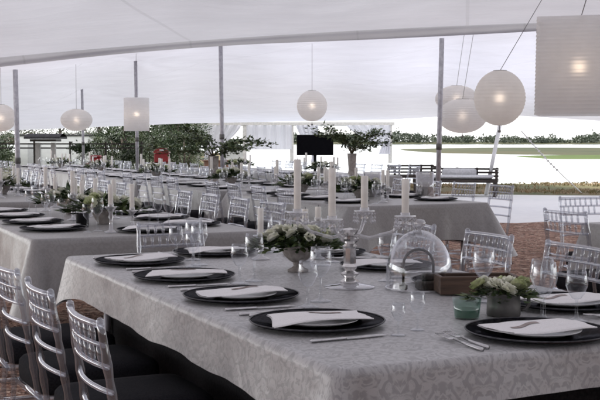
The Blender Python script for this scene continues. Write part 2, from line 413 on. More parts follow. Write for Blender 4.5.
# ------------------------------------------------------------------ setting: ground, water, shores
def sstep(a, b, x):
    t = max(0, min(1, (x-a)/(b-a))); return t*t*(3-2*t)
def hashn(x, y): return math.sin(x*1.7+y*.9)*.5+math.sin(x*.53-y*1.31+1)*.5
def land(x, y):
    lake = sstep(33.0, 36.5, y + .25*math.sin(x*.35) + .12*x*.3) * sstep(-2.5, 2.5, x + .04*y + 1.0)
    lake = max(lake, sstep(110, 150, y))
    return -2.2*lake + .02*hashn(x, y)*(sstep(14,22,y))
mb = MB()
xs = [-400,-200,-120,-80,-60]+[-50+i*1.25 for i in range(81)]+[60,80,120,200,400]
ys = [-120,-60,-30,-12,0,8]+[14+i*.8 for i in range(32)]+[41+i*3 for i in range(24)]+[120,140,160,220]
vs = [(x, y, land(x, y)-.012) for y in ys for x in xs]
nx = len(xs)
mb.add(vs, [(j*nx+i, j*nx+i+1, (j+1)*nx+i+1, (j+1)*nx+i) for j in range(len(ys)-1) for i in range(nx-1)])
tag(mb.build('ground', M['grass']), kind='structure')
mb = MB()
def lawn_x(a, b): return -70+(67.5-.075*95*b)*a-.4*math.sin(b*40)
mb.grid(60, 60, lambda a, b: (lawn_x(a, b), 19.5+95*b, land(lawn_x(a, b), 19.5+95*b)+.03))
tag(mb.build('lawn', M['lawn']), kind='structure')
mb = MB()   # brown bark floor under the tent
pts = []
n = 60
def bark_edge(x): return 17.1 - .22*(x-3.5) + .22*math.sin(x*1.9) + .12*math.sin(x*5.3) if x > -1 else 18.1 + .12*math.sin(x*5.3)+ min(14, (-1-x)*3)
mb.grid(160, 20, lambda a, b: ((-26+52*a), -9 + b*(bark_edge(-26+52*a)+9), .006))
tag(mb.build('bark_floor', M['mulch']), kind='structure')
mb = MB()
def sand_lo(x): return bark_edge(x) + .0
def sand_hi(x): return 25.6 + .35*math.sin(x*.7) - .05*x
mb.grid(80, 8, lambda a, b: (.6+36*a, (bark_edge(.6+36*a)-.6)*(1-b) + sand_hi(.6+36*a)*b, .0 if b < .05 else .012 + (0.0 if b > .95 else .012)))
tag(mb.build('sand_path', M['sand']), kind='structure')
mb = MB()
mb.grid(2, 2, lambda a, b: (-1500+3000*a, 20+3000*b, -1.0))
tag(mb.build('water', M['water']), kind='structure')
def island(name, x0, x1, y0, y1, h, mat, ph=0):
    mb = MB()
    def fn(a, b):
        x = x0+(x1-x0)*a
        taper = max(0, math.sin(PI*max(0,min(1,a))))**.16
        mid = (y0+y1)/2; half = (y1-y0)/2*taper*(1+.15*math.sin(a*23+ph))
        y = mid + (2*b-1)*half
        return (x, y, -1.15 + (h+.15)*(1-abs(2*b-1)**4)*taper*(.8+.2*math.sin(a*31+b*5+ph)))
    mb.grid(80, 12, fn)
    return tag(mb.build(name, mat), kind='structure')
island('island', 21, 320, 150, 320, .55, M['bank'])
island('marsh_bank', 28.5, 150, 121, 165, .36, M['marsh'], 2)
island('far_shore', -900, 1300, 560, 900, 1.6, M['bank'], 1)
# dry grass tufts along the lake edge
mb = MB(); rnd = random.Random(12)
for i in range(9000):
    y = rnd.uniform(25.7, 33.6); x = rnd.uniform(-1, 13.5)
    if math.sin(x*1.3+y*.9)+math.sin(x*.6-y*1.7) + rnd.gauss(0,.6) < -.1: continue
    hgt = rnd.uniform(.03,.10)
    for k in range(2):
        mb.leaf((x+rnd.gauss(0,.03), y+rnd.gauss(0,.03), land(x, y)-.02), (rnd.gauss(0,.5), rnd.gauss(0,.5), 1), (rnd.gauss(0,1), rnd.gauss(0,1), .2), hgt, .035)
tag(mb.build('grass_tufts', M['straw'], smooth=False), 'dry grass tufts along the edge of the lake', 'grass', kind='stuff')
# far woodland over the lake
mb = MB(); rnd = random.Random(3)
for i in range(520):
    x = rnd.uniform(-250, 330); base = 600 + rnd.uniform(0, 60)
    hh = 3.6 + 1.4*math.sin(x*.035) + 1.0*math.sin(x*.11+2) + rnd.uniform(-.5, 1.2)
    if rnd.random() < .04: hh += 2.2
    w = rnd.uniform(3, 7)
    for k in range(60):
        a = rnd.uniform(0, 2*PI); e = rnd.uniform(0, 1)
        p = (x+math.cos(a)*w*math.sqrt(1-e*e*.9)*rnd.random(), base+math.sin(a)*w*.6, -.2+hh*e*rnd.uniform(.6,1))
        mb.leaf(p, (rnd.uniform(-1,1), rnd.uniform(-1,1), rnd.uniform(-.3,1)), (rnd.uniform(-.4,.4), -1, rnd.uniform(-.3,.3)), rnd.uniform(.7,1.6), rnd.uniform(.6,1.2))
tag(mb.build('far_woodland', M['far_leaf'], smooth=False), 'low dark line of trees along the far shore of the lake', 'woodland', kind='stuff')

# ------------------------------------------------------------------ tent
def zedge(x, y=13.5):
    px = 300 + x/y*F
    t = px/600
    yy = 58 - 58*t + 22*t*t if 0 <= t <= 1 else (58 - 58*t if t < 0 else 22 - 14*(t-1))
    return H + (HZ-yy)/F*y
EY = 13.5
mb = MB()
def ncan(a, b):
    x = -9.5+35.5*a; y = -9 + (EY+9)*b
    k = EY-y
    z = zedge(x) + .050*k - .00096*k*k*(1 if k < 20 else 20/k) + .05*math.sin(x*.9+y*.35)*min(1,k/3) + .03*math.sin(x*2.1-y*.7)*min(1,k/2) + .012*math.sin(x*5.3+y*1.9+2*math.sin(x*.7))*min(1,k/2)
    if y < -1: z = z*(1-sstep(-1, -9, y)*.92) if y > -9 else z*.08  # unseen rear drop, shaped to block light from behind the camera
    return (x, y, z)
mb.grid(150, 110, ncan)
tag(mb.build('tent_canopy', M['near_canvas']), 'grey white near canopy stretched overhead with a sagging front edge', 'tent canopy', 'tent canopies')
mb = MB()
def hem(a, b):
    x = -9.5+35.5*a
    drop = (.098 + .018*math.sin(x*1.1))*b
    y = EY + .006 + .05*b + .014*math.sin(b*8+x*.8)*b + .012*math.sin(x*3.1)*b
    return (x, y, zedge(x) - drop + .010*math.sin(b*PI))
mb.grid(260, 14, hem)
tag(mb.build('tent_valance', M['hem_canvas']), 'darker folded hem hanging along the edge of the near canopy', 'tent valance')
def dfar(t):
    if t < -.1: return 42.0
    if t < .1: return 42 - (t+.1)/.2*8
    return 34 - min(1, (t-.1)/.12)*5
def yfar(t):
    px = 300+t*F
    K = [(-800,136),(0,131),(185,123.5),(390,119.8),(437,117),(520,116),(600,121),(1200,131)]
    for (a, ya), (b, yb) in zip(K, K[1:]):
        if px <= b: return ya+(yb-ya)*max(0,(px-a)/(b-a))
    return 131
mb = MB()
def fcan(a, b):
    t = -.48+1.3*a
    y0 = EY+.16; d1 = dfar(t)
    y = y0 + (d1-y0)*b
    x = t*y
    z0 = zedge(t*y0, y0)+.05
    z1 = zat(yfar(t), d1)
    hump = .42*math.sin(PI*min(1, b*1.25))**.8 if b < .8 else 0
    z = z0*(1-b**1.4) + z1*b**1.4 + hump*(1-b)*.9
    for hx, hy, hh in HUMPS:
        q = (x-hx)**2 + (y-hy)**2
        z += hh*math.exp(-math.sqrt(q+.02)*.9)
        z += .035*math.sin(11*math.atan2(y-hy, x-hx))*math.exp(-math.sqrt(q)*.8)*min(1, q*4)
    return (x, y, z + .03*math.sin(t*60)*math.sin(PI*b))
HUMPS = []
POLES = [(19, 13.9, 70, 'leftmost slim grey tent pole rising between the left tables'),
         (84, 27.0, 95, 'thinnest far grey tent pole in front of the white shed'),
         (138, 20.5, 78, 'slim grey tent pole behind the drum shaped lantern'),
         (223, 16.6, 60, 'grey tent pole rising in front of the pale draped pavilion'),
         (437, 13.9, 39, 'grey tent pole standing beside the two round lanterns')]
for px, d, ty, lb in POLES[1:4]:
    x, y, _ = atd(px, d); HUMPS.append((x, y, .12))
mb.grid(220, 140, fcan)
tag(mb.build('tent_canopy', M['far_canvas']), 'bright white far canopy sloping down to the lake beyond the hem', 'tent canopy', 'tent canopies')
def fz(x, y):
    t = x/y; d1 = dfar(t); b = (y-EY-.16)/(d1-EY-.16)
    return fcan((t+.48)/1.3, b)[2]
for i, (px, d, ty, lb) in enumerate(POLES):
    x, y, _ = atd(px, d)
    zt = zat(ty, d) if d < 14 else fz(x, y)+.02
    o = empty('tent_pole', (x, y, 0), 0, lb, 'tent pole', 'tent poles')
    lean = (-.03 if px < 300 else .05)
    mb = MB(); mb.tube([(0,0,.02),(lean*.5,0,zt*.5),(lean,0,zt)], .031, 14); mb.build('shaft', M['pole'], o)
    mb = MB(); mb.lathe([(.0005,0.03),(.10,.03),(.10,.0),(.0005,.0)], 20); mb.build('foot_plate', M['zinc'], o, auto=40)
    mb = MB(); mb.lathe([(.033,zt*.45),(.038,zt*.45+.01),(.038,zt*.45+.07),(.033,zt*.45+.08)], 14, (lean*.45,0,0)); mb.build('collar', M['zinc'], o)
# leaning white pole and guy rope outside
a = atd(486, 25.0, 0); b = (atd(500, 24.2)[0], 24.2, zat(122, 24.2))
mb = MB(); mb.tube([a, b], .045, 10); tag(mb.build('leaning_pole', M['white_wall']), 'pale pole leaning outward below the round paper lantern', 'tent pole')
a = (atd(521, 27)[0], 27, zat(131, 27)); b = (atd(582, 26)[0], 26, .02)
mb = MB()
mb.tube([Vector(a).lerp(Vector(b), t/20)+Vector((0,0,-.06*math.sin(PI*t/20))) for t in range(21)], .012, 6)
o = tag(mb.build('guy_rope', M['rope']), 'white guy rope slanting down across the lake at right', 'guy rope')
mb = MB()
for k in range(2, 13):
    c = Vector(a).lerp(Vector(b), (k)/20)+Vector((0,0,-.06*math.sin(PI*k/20)))
    mb.box(c, (.05,.03,.05), .2)
mb.build('marker_tape', M['rope'], o, smooth=False)

# ------------------------------------------------------------------ paper lanterns
def cord(o, z0, z1, drift=0):
    mb = MB(); mb.tube([(0,0,z0),(drift*.5,0,(z0+z1)/2),(drift,0,z1)], .003, 6); mb.build('cord', M['cord'], o)
def lantern(px, py, w, h, d, shape, label, ztop, rz=0, drift=0):
    """w,h in metres"""
    x, y, _ = atd(px, d); z = zat(py, d)
    o = empty('paper_lantern', (x, y, z), rz, label, 'paper lantern', 'paper lanterns under the tent')
    mb = MB(); nr = 44
    if shape == 'round':
        prof = []
        for i in range(nr*2+1):
            e = -PI/2*.93 + PI*.93*i/(nr*2)
            rr = w/2*math.cos(e); zz = h/2*math.sin(e)
            q = 1 + (.012 if i % 4 < 2 else -.006)
            prof.append((rr*q, zz))
        mb.lathe(prof, 40)
    elif shape == 'drum':
        prof = [(w/2*(1+(.012 if i % 4 < 2 else -.006)), -h/2+h*i/88) for i in range(89)]
        mb.lathe(prof, 40)
    else:
        # square ribbed column, four rounded sides
        loop = []
        rcor = .03
        for cx, cy, a0 in ((1,1,0),(-1,1,PI/2),(-1,-1,PI),(1,-1,3*PI/2)):
            for k in range(5):
                a = a0+PI/2*k/4
                loop.append((cx*(w/2-rcor)+rcor*math.cos(a), cy*(w/2-rcor)+rcor*math.sin(a)))
        nl = len(loop); rows = 100; vs = []
        for i in range(rows+1):
            q = (1+(.007 if i % 4 < 2 else -.004))*(1.03-.03*i/rows)
            vs += [(p[0]*q, p[1]*q, -h/2+h*i/rows) for p in loop]
        mb.add(vs, [(i*nl+k, i*nl+(k+1)%nl, (i+1)*nl+(k+1)%nl, (i+1)*nl+k) for i in range(rows) for k in range(nl)])
    mb.build('shade', M['paper'], o)
    mb = MB(); r0 = .026
    mb.lathe([(.0005,-r0)]+[(r0*math.cos(e), r0*math.sin(e)) for e in [-1.2+.3*k for k in range(9)]]+[(.0005,r0)], 14)
    mb.build('bulb', M['bright_bulb' if shape == 'box' else 'bulb'], o)
    mb = MB(); rr = w*.13
    ring = [(rr*math.cos(2*PI*k/16), rr*math.sin(2*PI*k/16), h/2*(.99 if shape!='round' else .965)) for k in range(17)]
    mb.tube(ring, .004, 5, cap=False)
    mb.tube([(-rr,0,ring[0][2]),(rr,0,ring[0][2])], .003, 5)
    mb.tube([(0,0,ring[0][2]),(0,0,.03)], .004, 5)
    mb.build('wire_hoop', M['cord'], o)
    cord(o, ring[0][2], ztop - z, drift)
    if shape == 'round' and h > .4:
        mb = MB(); mb.tube([(0,0,-h/2*.93),(0,0,-h/2*1.16)], .004, 5); mb.lathe([(.0005,-h/2*1.25),(.014,-h/2*1.24),(.014,-h/2*1.16),(.0005,-h/2*1.15)], 10)
        mb.build('weight', M['cord'], o)
    return o
lantern(499, 98, .455, .50, 9.9, 'round', 'large white round paper lantern hanging nearest, beside the box lantern', 2.75, drift=.5)
lantern(462, 116, .64, .45, 14.4, 'round', 'squat white paper lantern half behind the large round one, lower of two', 2.75, drift=.15)
lantern(456, 99, .60, .38, 15.6, 'round', 'flattened white paper lantern by the right pole, upper of two overlapping', 2.75, drift=.1)
lantern(578, 68, .47, .56, 6.5, 'box', 'big square white box lantern with ribbed sides at the right', 2.85, R(-16), drift=.25)
lantern(312, 106, .465, .48, 17.0, 'round', 'small white round lantern hanging above the black screen', 2.75)
lantern(137, 114.5, .41, .54, 18.0, 'drum', 'white drum shaped paper lantern hung at the left pole', 2.7)
lantern(77, 120, .57, .40, 20.0, 'round', 'flattened oval white lantern hanging before the white shed', 2.7)
lantern(2, 118, .50, .47, 19.0, 'round', 'white round lantern cut off by the left picture edge', 2.6)

# ------------------------------------------------------------------ tables and cloths
def table(s0, p0, L, Wd, label, cloth_label, over, mat, corner=.09, over_end=None, scallop=0, seed=1, flare=.10):
    c = W(s0+L/2, p0+Wd/2)
    t = empty('banquet_table', c, TH, label, 'table', 'banquet tables')
    mb = MB(); mb.box((0,0,TZ-.025), (Wd-.02, L-.02, .03), bev=.004); mb.build('tabletop', M['brownwood'], t, auto=30)
    for sx in (-1, 1):
        for sy in (-1, 1):
            mb = MB(); mb.tube([(sx*(Wd/2-.12), sy*(L/2-.18), 0), (sx*(Wd/2-.14), sy*(L/2-.20), TZ-.04)], .016, 8)
            mb.build('leg', M['pole'], t)
    # cloth
    rnd = random.Random(seed)
    rc = .030
    hw, hl = Wd/2, L/2
    per = []   # (x,y,nx,ny,tcorner,side,pos)
    ne, nl_ = 36, 70
    def edge(ax, ay, bx, by, nx_, ny_, n, side):
        for i in range(n):
            q = i/n
            x, y = ax+(bx-ax)*q, ay+(by-ay)*q
            dist = min(q, 1-q)*math.hypot(bx-ax, by-ay)
            per.append((x, y, nx_, ny_, dist, side, q*math.hypot(bx-ax, by-ay)))
    def corner_arc(cx, cy, a0):
        for k in range(6):
            a = a0 + PI/2*k/6
            per.append((cx+rc*math.cos(a), cy+rc*math.sin(a), math.cos(a), math.sin(a), 0, 'c', 0))
    edge(-hw+rc, -hl, hw-rc, -hl, 0, -1, ne, 'n'); corner_arc(hw-rc, -hl+rc, -PI/2)
    edge(hw, -hl+rc, hw, hl-rc, 1, 0, nl_, 'r'); corner_arc(hw-rc, hl-rc, 0)
    edge(hw-rc, hl, -hw+rc, hl, 0, 1, ne, 'f'); corner_arc(-hw+rc, hl-rc, PI/2)
    edge(-hw, hl-rc, -hw, -hl+rc, -1, 0, nl_, 'l'); corner_arc(-hw+rc, -hl+rc, PI)
    n = len(per); vs = []; uvs = []
    nr = 12; er = .012; zt = TZ+.004
    ph = [rnd.uniform(0, 6) for _ in range(6)]
    # ring 0: inset top
    RIMS = [(2.2,0),(1.5,0),(1.0,0),(.62,.07),(.29,.29),(.07,.62)]
    for ri, rz_ in RIMS:
        for (x, y, a, b, dc, sd, q) in per:
            vs.append((x-a*er*ri, y-b*er*ri, zt-er*rz_)); uvs.append((x-a*er*(ri-1), y-b*er*(ri-1)))
    for r_ in range(nr+1):
        g = r_/nr
        for k, (x, y, a, b, dc, sd, q) in enumerate(per):
            ov = over if sd in ('l', 'r', 'c') else (over_end or over)
            near = math.exp(-dc/.10)
            dep = ov + corner*near
            if scallop and sd == 'l':
                dep += scallop*(math.cos(2*PI*(q-(L-.28))/.56))
            rs_ = .45 if scallop else 1
            ripple = (math.sin(k*.55+ph[0])*.006 + math.sin(k*.21+ph[1])*.010 + math.sin(k*1.3+ph[2])*.003)*rs_
            out = (flare*near*g*dep*2.2) + ripple*g*1.2*(1-near*.6)+ .02*g*dep/.2 + .003
            if sd in 'nf' and dc < .045: out -= .05*g*math.exp(-((dc-.03)/.015)**2)
            vs.append((x+a*out, y+b*out, zt-er-dep*g)); uvs.append((x+a*(dep*g+er), y+b*(dep*g+er)))
    fs = [tuple(range(n))]
    tot = nr+1+len(RIMS)
    for r_ in range(tot-1):
        for k in range(n):
            j = (k+1) % n
            fs.append((r_*n+k, (r_+1)*n+k, (r_+1)*n+j, r_*n+j))
    me = bpy.data.meshes.new('tablecloth'); me.from_pydata(vs, [], fs); me.materials.append(mat)
    uvl = me.uv_layers.new(name='UVMap')
    ids = [0]*len(me.loops); me.loops.foreach_get('vertex_index', ids)
    flat = []
    for i in ids: flat += [uvs[i][0], uvs[i][1]]
    uvl.data.foreach_set('uv', flat)
    me.polygons.foreach_set('use_smooth', [False]+[True]*(len(me.polygons)-1)); me.update()
    o = bpy.data.objects.new('tablecloth', me); col.objects.link(o)
    o.location = c; o.rotation_euler = (0,0,TH)
    tag(o, cloth_label, 'tablecloth', 'grey tablecloths')
    return t
WD = 1.28; LL = 2.63
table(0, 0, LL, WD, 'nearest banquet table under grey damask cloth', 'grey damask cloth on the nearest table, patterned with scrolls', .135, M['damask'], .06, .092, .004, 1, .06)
c = W(LL/2, WD/2)
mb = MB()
def dark_sheet(a, b):  # added sheet in place of under-table shade and black seats below the hem
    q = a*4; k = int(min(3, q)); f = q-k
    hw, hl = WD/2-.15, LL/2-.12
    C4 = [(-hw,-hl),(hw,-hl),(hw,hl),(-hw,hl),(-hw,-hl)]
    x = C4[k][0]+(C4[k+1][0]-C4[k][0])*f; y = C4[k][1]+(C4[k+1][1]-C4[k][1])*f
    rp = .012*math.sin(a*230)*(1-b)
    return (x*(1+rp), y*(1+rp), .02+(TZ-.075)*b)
mb.grid(240, 6, dark_sheet)
o = mb.build('under_table_dark', M['under_hem_black']); o.location = c; o.rotation_euler = (0,0,TH)
tag(o, 'added black sheet standing in for the dark below the nearest cloth hem', 'dark sheet')
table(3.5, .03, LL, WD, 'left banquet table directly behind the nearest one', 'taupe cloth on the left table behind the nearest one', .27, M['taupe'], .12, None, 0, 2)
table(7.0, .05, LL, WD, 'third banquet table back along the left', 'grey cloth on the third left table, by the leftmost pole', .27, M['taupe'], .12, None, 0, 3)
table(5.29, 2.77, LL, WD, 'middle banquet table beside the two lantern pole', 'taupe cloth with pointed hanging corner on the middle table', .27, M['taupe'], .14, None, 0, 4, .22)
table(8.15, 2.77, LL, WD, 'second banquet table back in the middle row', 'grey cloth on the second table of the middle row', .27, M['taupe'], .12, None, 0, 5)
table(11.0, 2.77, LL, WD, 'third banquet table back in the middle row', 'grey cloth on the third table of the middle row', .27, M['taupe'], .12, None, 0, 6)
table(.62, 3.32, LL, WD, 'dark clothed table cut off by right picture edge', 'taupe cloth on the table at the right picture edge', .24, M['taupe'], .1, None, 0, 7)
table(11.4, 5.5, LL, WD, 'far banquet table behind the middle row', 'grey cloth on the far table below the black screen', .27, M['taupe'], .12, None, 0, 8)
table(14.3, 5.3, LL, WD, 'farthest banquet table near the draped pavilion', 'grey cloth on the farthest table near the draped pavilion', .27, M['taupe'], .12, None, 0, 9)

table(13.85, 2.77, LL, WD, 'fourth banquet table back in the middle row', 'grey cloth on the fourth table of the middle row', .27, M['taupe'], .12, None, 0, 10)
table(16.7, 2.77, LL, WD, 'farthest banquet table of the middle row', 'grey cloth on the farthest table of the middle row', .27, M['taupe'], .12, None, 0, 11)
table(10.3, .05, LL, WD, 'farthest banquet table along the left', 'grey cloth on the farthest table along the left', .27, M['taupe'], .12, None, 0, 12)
# ------------------------------------------------------------------ chairs
def arc(x, yb, z, bow, n=7):
    return [(-x+2*x*i/(n-1), yb - bow*(1-(2*i/(n-1)-1)**2), z) for i in range(n)]
def chair_geo(seat_mb, frame_mb, back_mb, legs, posts, stretch, seg=8):
    hw = .178
    # cushion
    n = 12
    def cush(a, b):
        return None
    loop = []
    for i in range(32):
        t = 2*PI*i/32; ct, st = math.cos(t), math.sin(t)
        e = .32
        loop.append((.205*math.copysign(abs(ct)**e, ct)*(1.0+.04*st), .225*math.copysign(abs(st)**e, st)+.035))
    rings = [(.95,.438),(1.0,.446),(1.015,.480),(1.0,.512),(.94,.526),(.7,.533),(.35,.536)]
    vs = []
    for q, z in rings: vs += [(p[0]*q, p[1]*q, z) for p in loop]
    fs = [tuple(range(31,-1,-1)), tuple(range(6*32, 7*32))]
    for r_ in range(6):
        for k in range(32):
            j = (k+1) % 32
            fs.append((r_*32+k, r_*32+j, (r_+1)*32+j, (r_+1)*32+k))
    seat_mb.add(vs, fs)
    # frame under the cushion
    z = .425
    for a, b in (((-hw,.17,z),(hw,.17,z)),((-hw,-.18,z),(hw,-.18,z)),((-hw,.17,z),(-hw,-.18,z)),((hw,.17,z),(hw,-.18,z))):
        frame_mb.tube([a, b], .014, seg)
    # legs with turned rings
    def turned(pts, r0, r1, rings_at):
        P0, P1 = Vector(pts[0]), Vector(pts[-1]); out = []; rr = []
        ks = [i/24 for i in range(25)]
        for k in ks:
            # piecewise along pts
            L = len(pts)-1; q = k*L; i = min(L-1, int(q)); f = q-i
            out.append(Vector(pts[i]).lerp(Vector(pts[i+1]), f))
            r = r0+(r1-r0)*k
            for g in rings_at:
                if abs(k-g) < .021: r *= 1.35
            rr.append(r)
        return out, rr
    for m, sx in zip(legs, (-1, 1)):
        p, r = turned([(sx*(hw+.006), .178, 0),(sx*hw, .165, .43)], .010, .015, (.5,.66,.83,.96))
        m.tube(p, r, seg)
    for m, sx in zip(posts, (-1, 1)):
        p, r = turned([(sx*(hw-.004),-.235,0),(sx*hw,-.195,.43),(sx*(hw-.012),-.262,.885)],   .0095, .0105, (.22,.36,.48,.62,.72,.81,.89))
        m.tube(p, r, seg)
        m.lathe([(.0005,.892),(.006,.890),(.0095,.885),(.0098,.880)], seg, (p[-1].x, p[-1].y, 0))
    def by(z): return -.195-.067*(z-.43)/.455
    for z, rad in ((.872,.0095),(.82,.0062),(.765,.0075),(.70,.0075),(.63,.0075)):
        back_mb.tube(arc(hw-.008, by(z), z, .022), rad, seg)
    # two staggered rows of spindles
    for row, (za, zb) in enumerate(((.872,.82),(.82,.765))):
        for i in range(7):
            f = (i+.75+ (.5 if row else 0))/8
            if f > .97: continue
            x = -(hw-.012)+2*(hw-.012)*f; bow = .022*(1-(2*f-1)**2)
            back_mb.tube([(x, by(za)-bow, za),(x, by((za+zb)/2)-bow, (za+zb)/2),(x, by(zb)-bow, zb)], [.0045,.0078,.0045], 6)
    for z, a, b in ((.30,(-hw,.17),(-hw,-.205)),(.30,(hw,.17),(hw,-.205)),(.21,(-hw,.172),(-hw,-.213)),(.21,(hw,.172),(hw,-.213)),(.27,(-hw,.172),(hw,.172)),(.18,(-hw,.174),(hw,.174)),(.24,(-hw,-.21),(hw,-.21))):
        stretch.tube([(a[0],a[1],z),(b[0],b[1],z)], .008, 6)
def mk_chair():
    o = empty('chiavari_chair')
    s, f, b, st = MB(), MB(), MB(), MB(); lg = [MB(), MB()]; ps = [MB(), MB()]
    chair_geo(s, f, b, lg, ps, st)
    s.build('seat', M['cushion'], o); f.build('seat_frame', M['acrylic'], o); b.build('backrest', M['acrylic'], o)
    for m in lg: m.build('leg', M['acrylic'], o)
    for m in ps: m.build('back_post', M['acrylic'], o)
    st.build('stretcher', M['acrylic'], o)
    return o
def mk_far_chair():
    s, f = MB(), MB()
    chair_geo(s, f, f, [f, f], [f, f], f, 5)
    m = MB(); m.add(f.v, f.f, 0); m.add(s.v, s.f, 1)
    return m.build('chiavari_chair', [M['acrylic'], M['cushion']])
ORD = ['first','second','third','fourth','fifth','sixth','seventh','eighth','ninth','tenth']
crnd = random.Random(11)
def chair(s, p, face, label, group, scale=1.0, dist=None):
    x, y, _ = W(s, p)
    rz = {'r': TH-PI/2, 'l': TH+PI/2, 'f': TH, 'n': TH+PI}[face] + crnd.uniform(-.06,.06)
    far = y > 10.5
    return put('farchair' if far else 'chair', mk_far_chair if far else mk_chair, (x, y, .006), rz, label, 'chair', group, scale)
# nearest table
for i, s in enumerate((.54, 1.10, 1.66, 2.22)):
    chair(s, -.175, 'r', '%s clear chair from the near end, left side of nearest table' % ORD[i].capitalize(), 'chairs around the nearest table', .95)
for i, s in enumerate((.50, 1.05, 1.62, 2.20)):
    chair(s, WD-.03, 'l', '%s clear chair from the near end, right side of nearest table' % ORD[i].capitalize(), 'chairs around the nearest table', 1.0)
chair(LL+.17, .62, 'n', 'clear chair at the far end of the nearest table', 'chairs around the nearest table', .97)
# left second table
for i, s in enumerate((4.04, 4.6, 5.16, 5.72)):
    chair(s, WD+.06, 'l', '%s clear chair from near end, right side of second left table' % ORD[i].capitalize(), 'chairs around the second left table', 1)
for i, s in enumerate((7.5, 8.06, 8.62, 9.18)):
    chair(s, WD+.06, 'l', '%s clear chair from near end, right side of third left table' % ORD[i].capitalize(), 'chairs around the third left table', 1)
    if i > 1: chair(s, -.15, 'r', 'Clear chair %s the far corner, left side of third left table' % ('second from' if i == 2 else 'nearest to'), 'chairs around the third left table', 1)
MID = [(5.29,'middle table with pointed cloth corner'),(8.15,'second middle-row table'),(11.0,'third middle-row table'),(13.85,'fourth middle-row table'),(16.7,'farthest middle-row table')]
for s0, nm in MID:
    for i in range(4):
        chair(s0+.47+.56*i, 2.77-.06, 'r', '%s clear chair from near end, left side of %s' % (ORD[i].capitalize(), nm), 'chairs of the middle row', 1)
        chair(s0+.30+.56*i, 2.77+WD+.06, 'l', '%s clear chair from near end, right side of %s' % (ORD[i].capitalize(), nm), 'chairs of the middle row', 1)
for i, s in enumerate((10.77, 11.33, 11.89, 12.45)):
    chair(s, WD+.06, 'l', '%s clear chair from near end, right side of farthest left table' % ORD[i].capitalize(), 'chairs around the farthest left table', 1)
# right table
chair(2.66, 2.98, 'r', 'clear chair with back to the aisle beside the right edge table', 'chairs around the right edge table', 1)
chair(3.52, 3.73, 'n', 'clear chair at far end of the right edge table', 'chairs around the right edge table', 1)
for s0, p0, nm in ((11.4,5.5,'far table below the screen'),(14.3,5.3,'farthest table near the pavilion')):
    for i in range(4):
        chair(s0+.47+.56*i, p0-.2, 'r', '%s clear chair from near end, left side of %s' % (ORD[i].capitalize(), nm), 'chairs of the far row', 1)
        chair(s0+.47+.56*i, p0+WD+.2, 'l', '%s clear chair from near end, right side of %s' % (ORD[i].capitalize(), nm), 'chairs of the far row', 1)

# ------------------------------------------------------------------ tableware
def mk_charger():
    o = empty('charger_plate')
    mb = MB(); mb.lathe([(.0005,.006),(.115,.006),(.125,.008),(.178,.016),(.1835,.0175),(.185,.015),(.178,.011),(.12,.001),(.0005,.001)], 56); mb.build('plate_body', M['charger'], o)
    mb = MB(); ring = [(.1845*math.cos(2*PI*k/56), .1845*math.sin(2*PI*k/56), .0172) for k in range(57)]
    mb.tube(ring, .0022, 5, cap=False); mb.build('rim', M['rim'], o)
    return o
def mk_plate():
    mb = MB(); mb.lathe([(.0005,.004),(.075,.004),(.085,.006),(.112,.012),(.114,.0135),(.113,.011),(.085,.002),(.075,.0),(.0005,.0)], 48)
    return mb.build('side_plate', M['porcelain'])
def napkin_maker(seed):
    def mk():
        rnd = random.Random(seed)
        o = empty('napkin')
        mb = MB(); ph = rnd.uniform(0, 6)
        L, D = .265*rnd.uniform(.9,1.06), .125*rnd.uniform(.9,1.2); skew = rnd.uniform(-.05,.05); fl_ = rnd.uniform(.004,.009)
        def zt(x, y): return .0085 + .45*fl_*math.sin(x*17+ph) + .0015*math.sin(y*31+x*9+ph) - .28*max(0, abs(x)-.10)**1.0*.12
        def top(a, b):
            x = (a-.5)*L*(1+.05*math.sin(b*4+ph)) + skew*(b-.5); y = (b-.5)*D*(1+.10*math.sin(a*5+ph))
            return (x, y, zt(x, y)+.0012*min(1, 8*min(b, 1-b, a, 1-a)) + .0016*(1 if .30 < b < .66 else 0))
        def bot(a, b):
            p = top(1-a, b); return (p[0]*1.01, p[1]*1.03, zt(p[0], p[1]) - .0035)
        mb.grid(30, 24, top); mb.grid(30, 12, bot)
        # folded layer edge
        def lip(a, b):
            p = top(a, 0); return (p[0], p[1]-.006-.004*math.sin(PI*b), zt(p[0], p[1])-.0035+.0045*b)
        mb.grid(26, 3, lip)
        mb.build('cloth_fold', M['napkin'], o)
        mb = MB()
        ox = rnd.uniform(-.03,.03)
        def band(a, b):
            x = -.045+.09*a + ox; y = (.012+.020*b-.012*math.sin(a*5)) - .02 + .018*math.sin(a*3.1+ph)
            return (x, y, zt(x, y)+.0042)
        mb.grid(14, 3, band); mb.build('printed_motif', M['band'], o)
        return o
    return mk
def mk_knife():
    mb = MB()
    mb.box((0,-.06,.0045), (.014,.10,.007), bev=.003); 
    mb.add([(-.009,-.01,.002),(.009,-.01,.002),(.010,.07,.002),(.004,.115,.002),(-.008,.10,.002),(-.009,-.01,.006),(.009,-.01,.004),(.010,.07,.004),(.004,.115,.003),(-.008,.10,.005)],
           [(4,3,2,1,0),(5,6,7,8,9),(0,1,6,5),(1,2,7,6),(2,3,8,7),(3,4,9,8),(4,0,5,9)])
    return mb.build('table_knife', M['steel'], smooth=False)
def mk_fork():
    mb = MB()
    mb.tube([(0,-.10,.004),(0,-.03,.005),(0,.03,.009)], [.006,.004,.003], 8)
    mb.box((0,.045,.008), (.022,.03,.003), bev=.001)
    for i in range(4): mb.tube([(-.009+.006*i,.058,.008),(-.009+.006*i,.105,.011)], .0016, 5)
    return mb.build('table_fork', M['steel'])
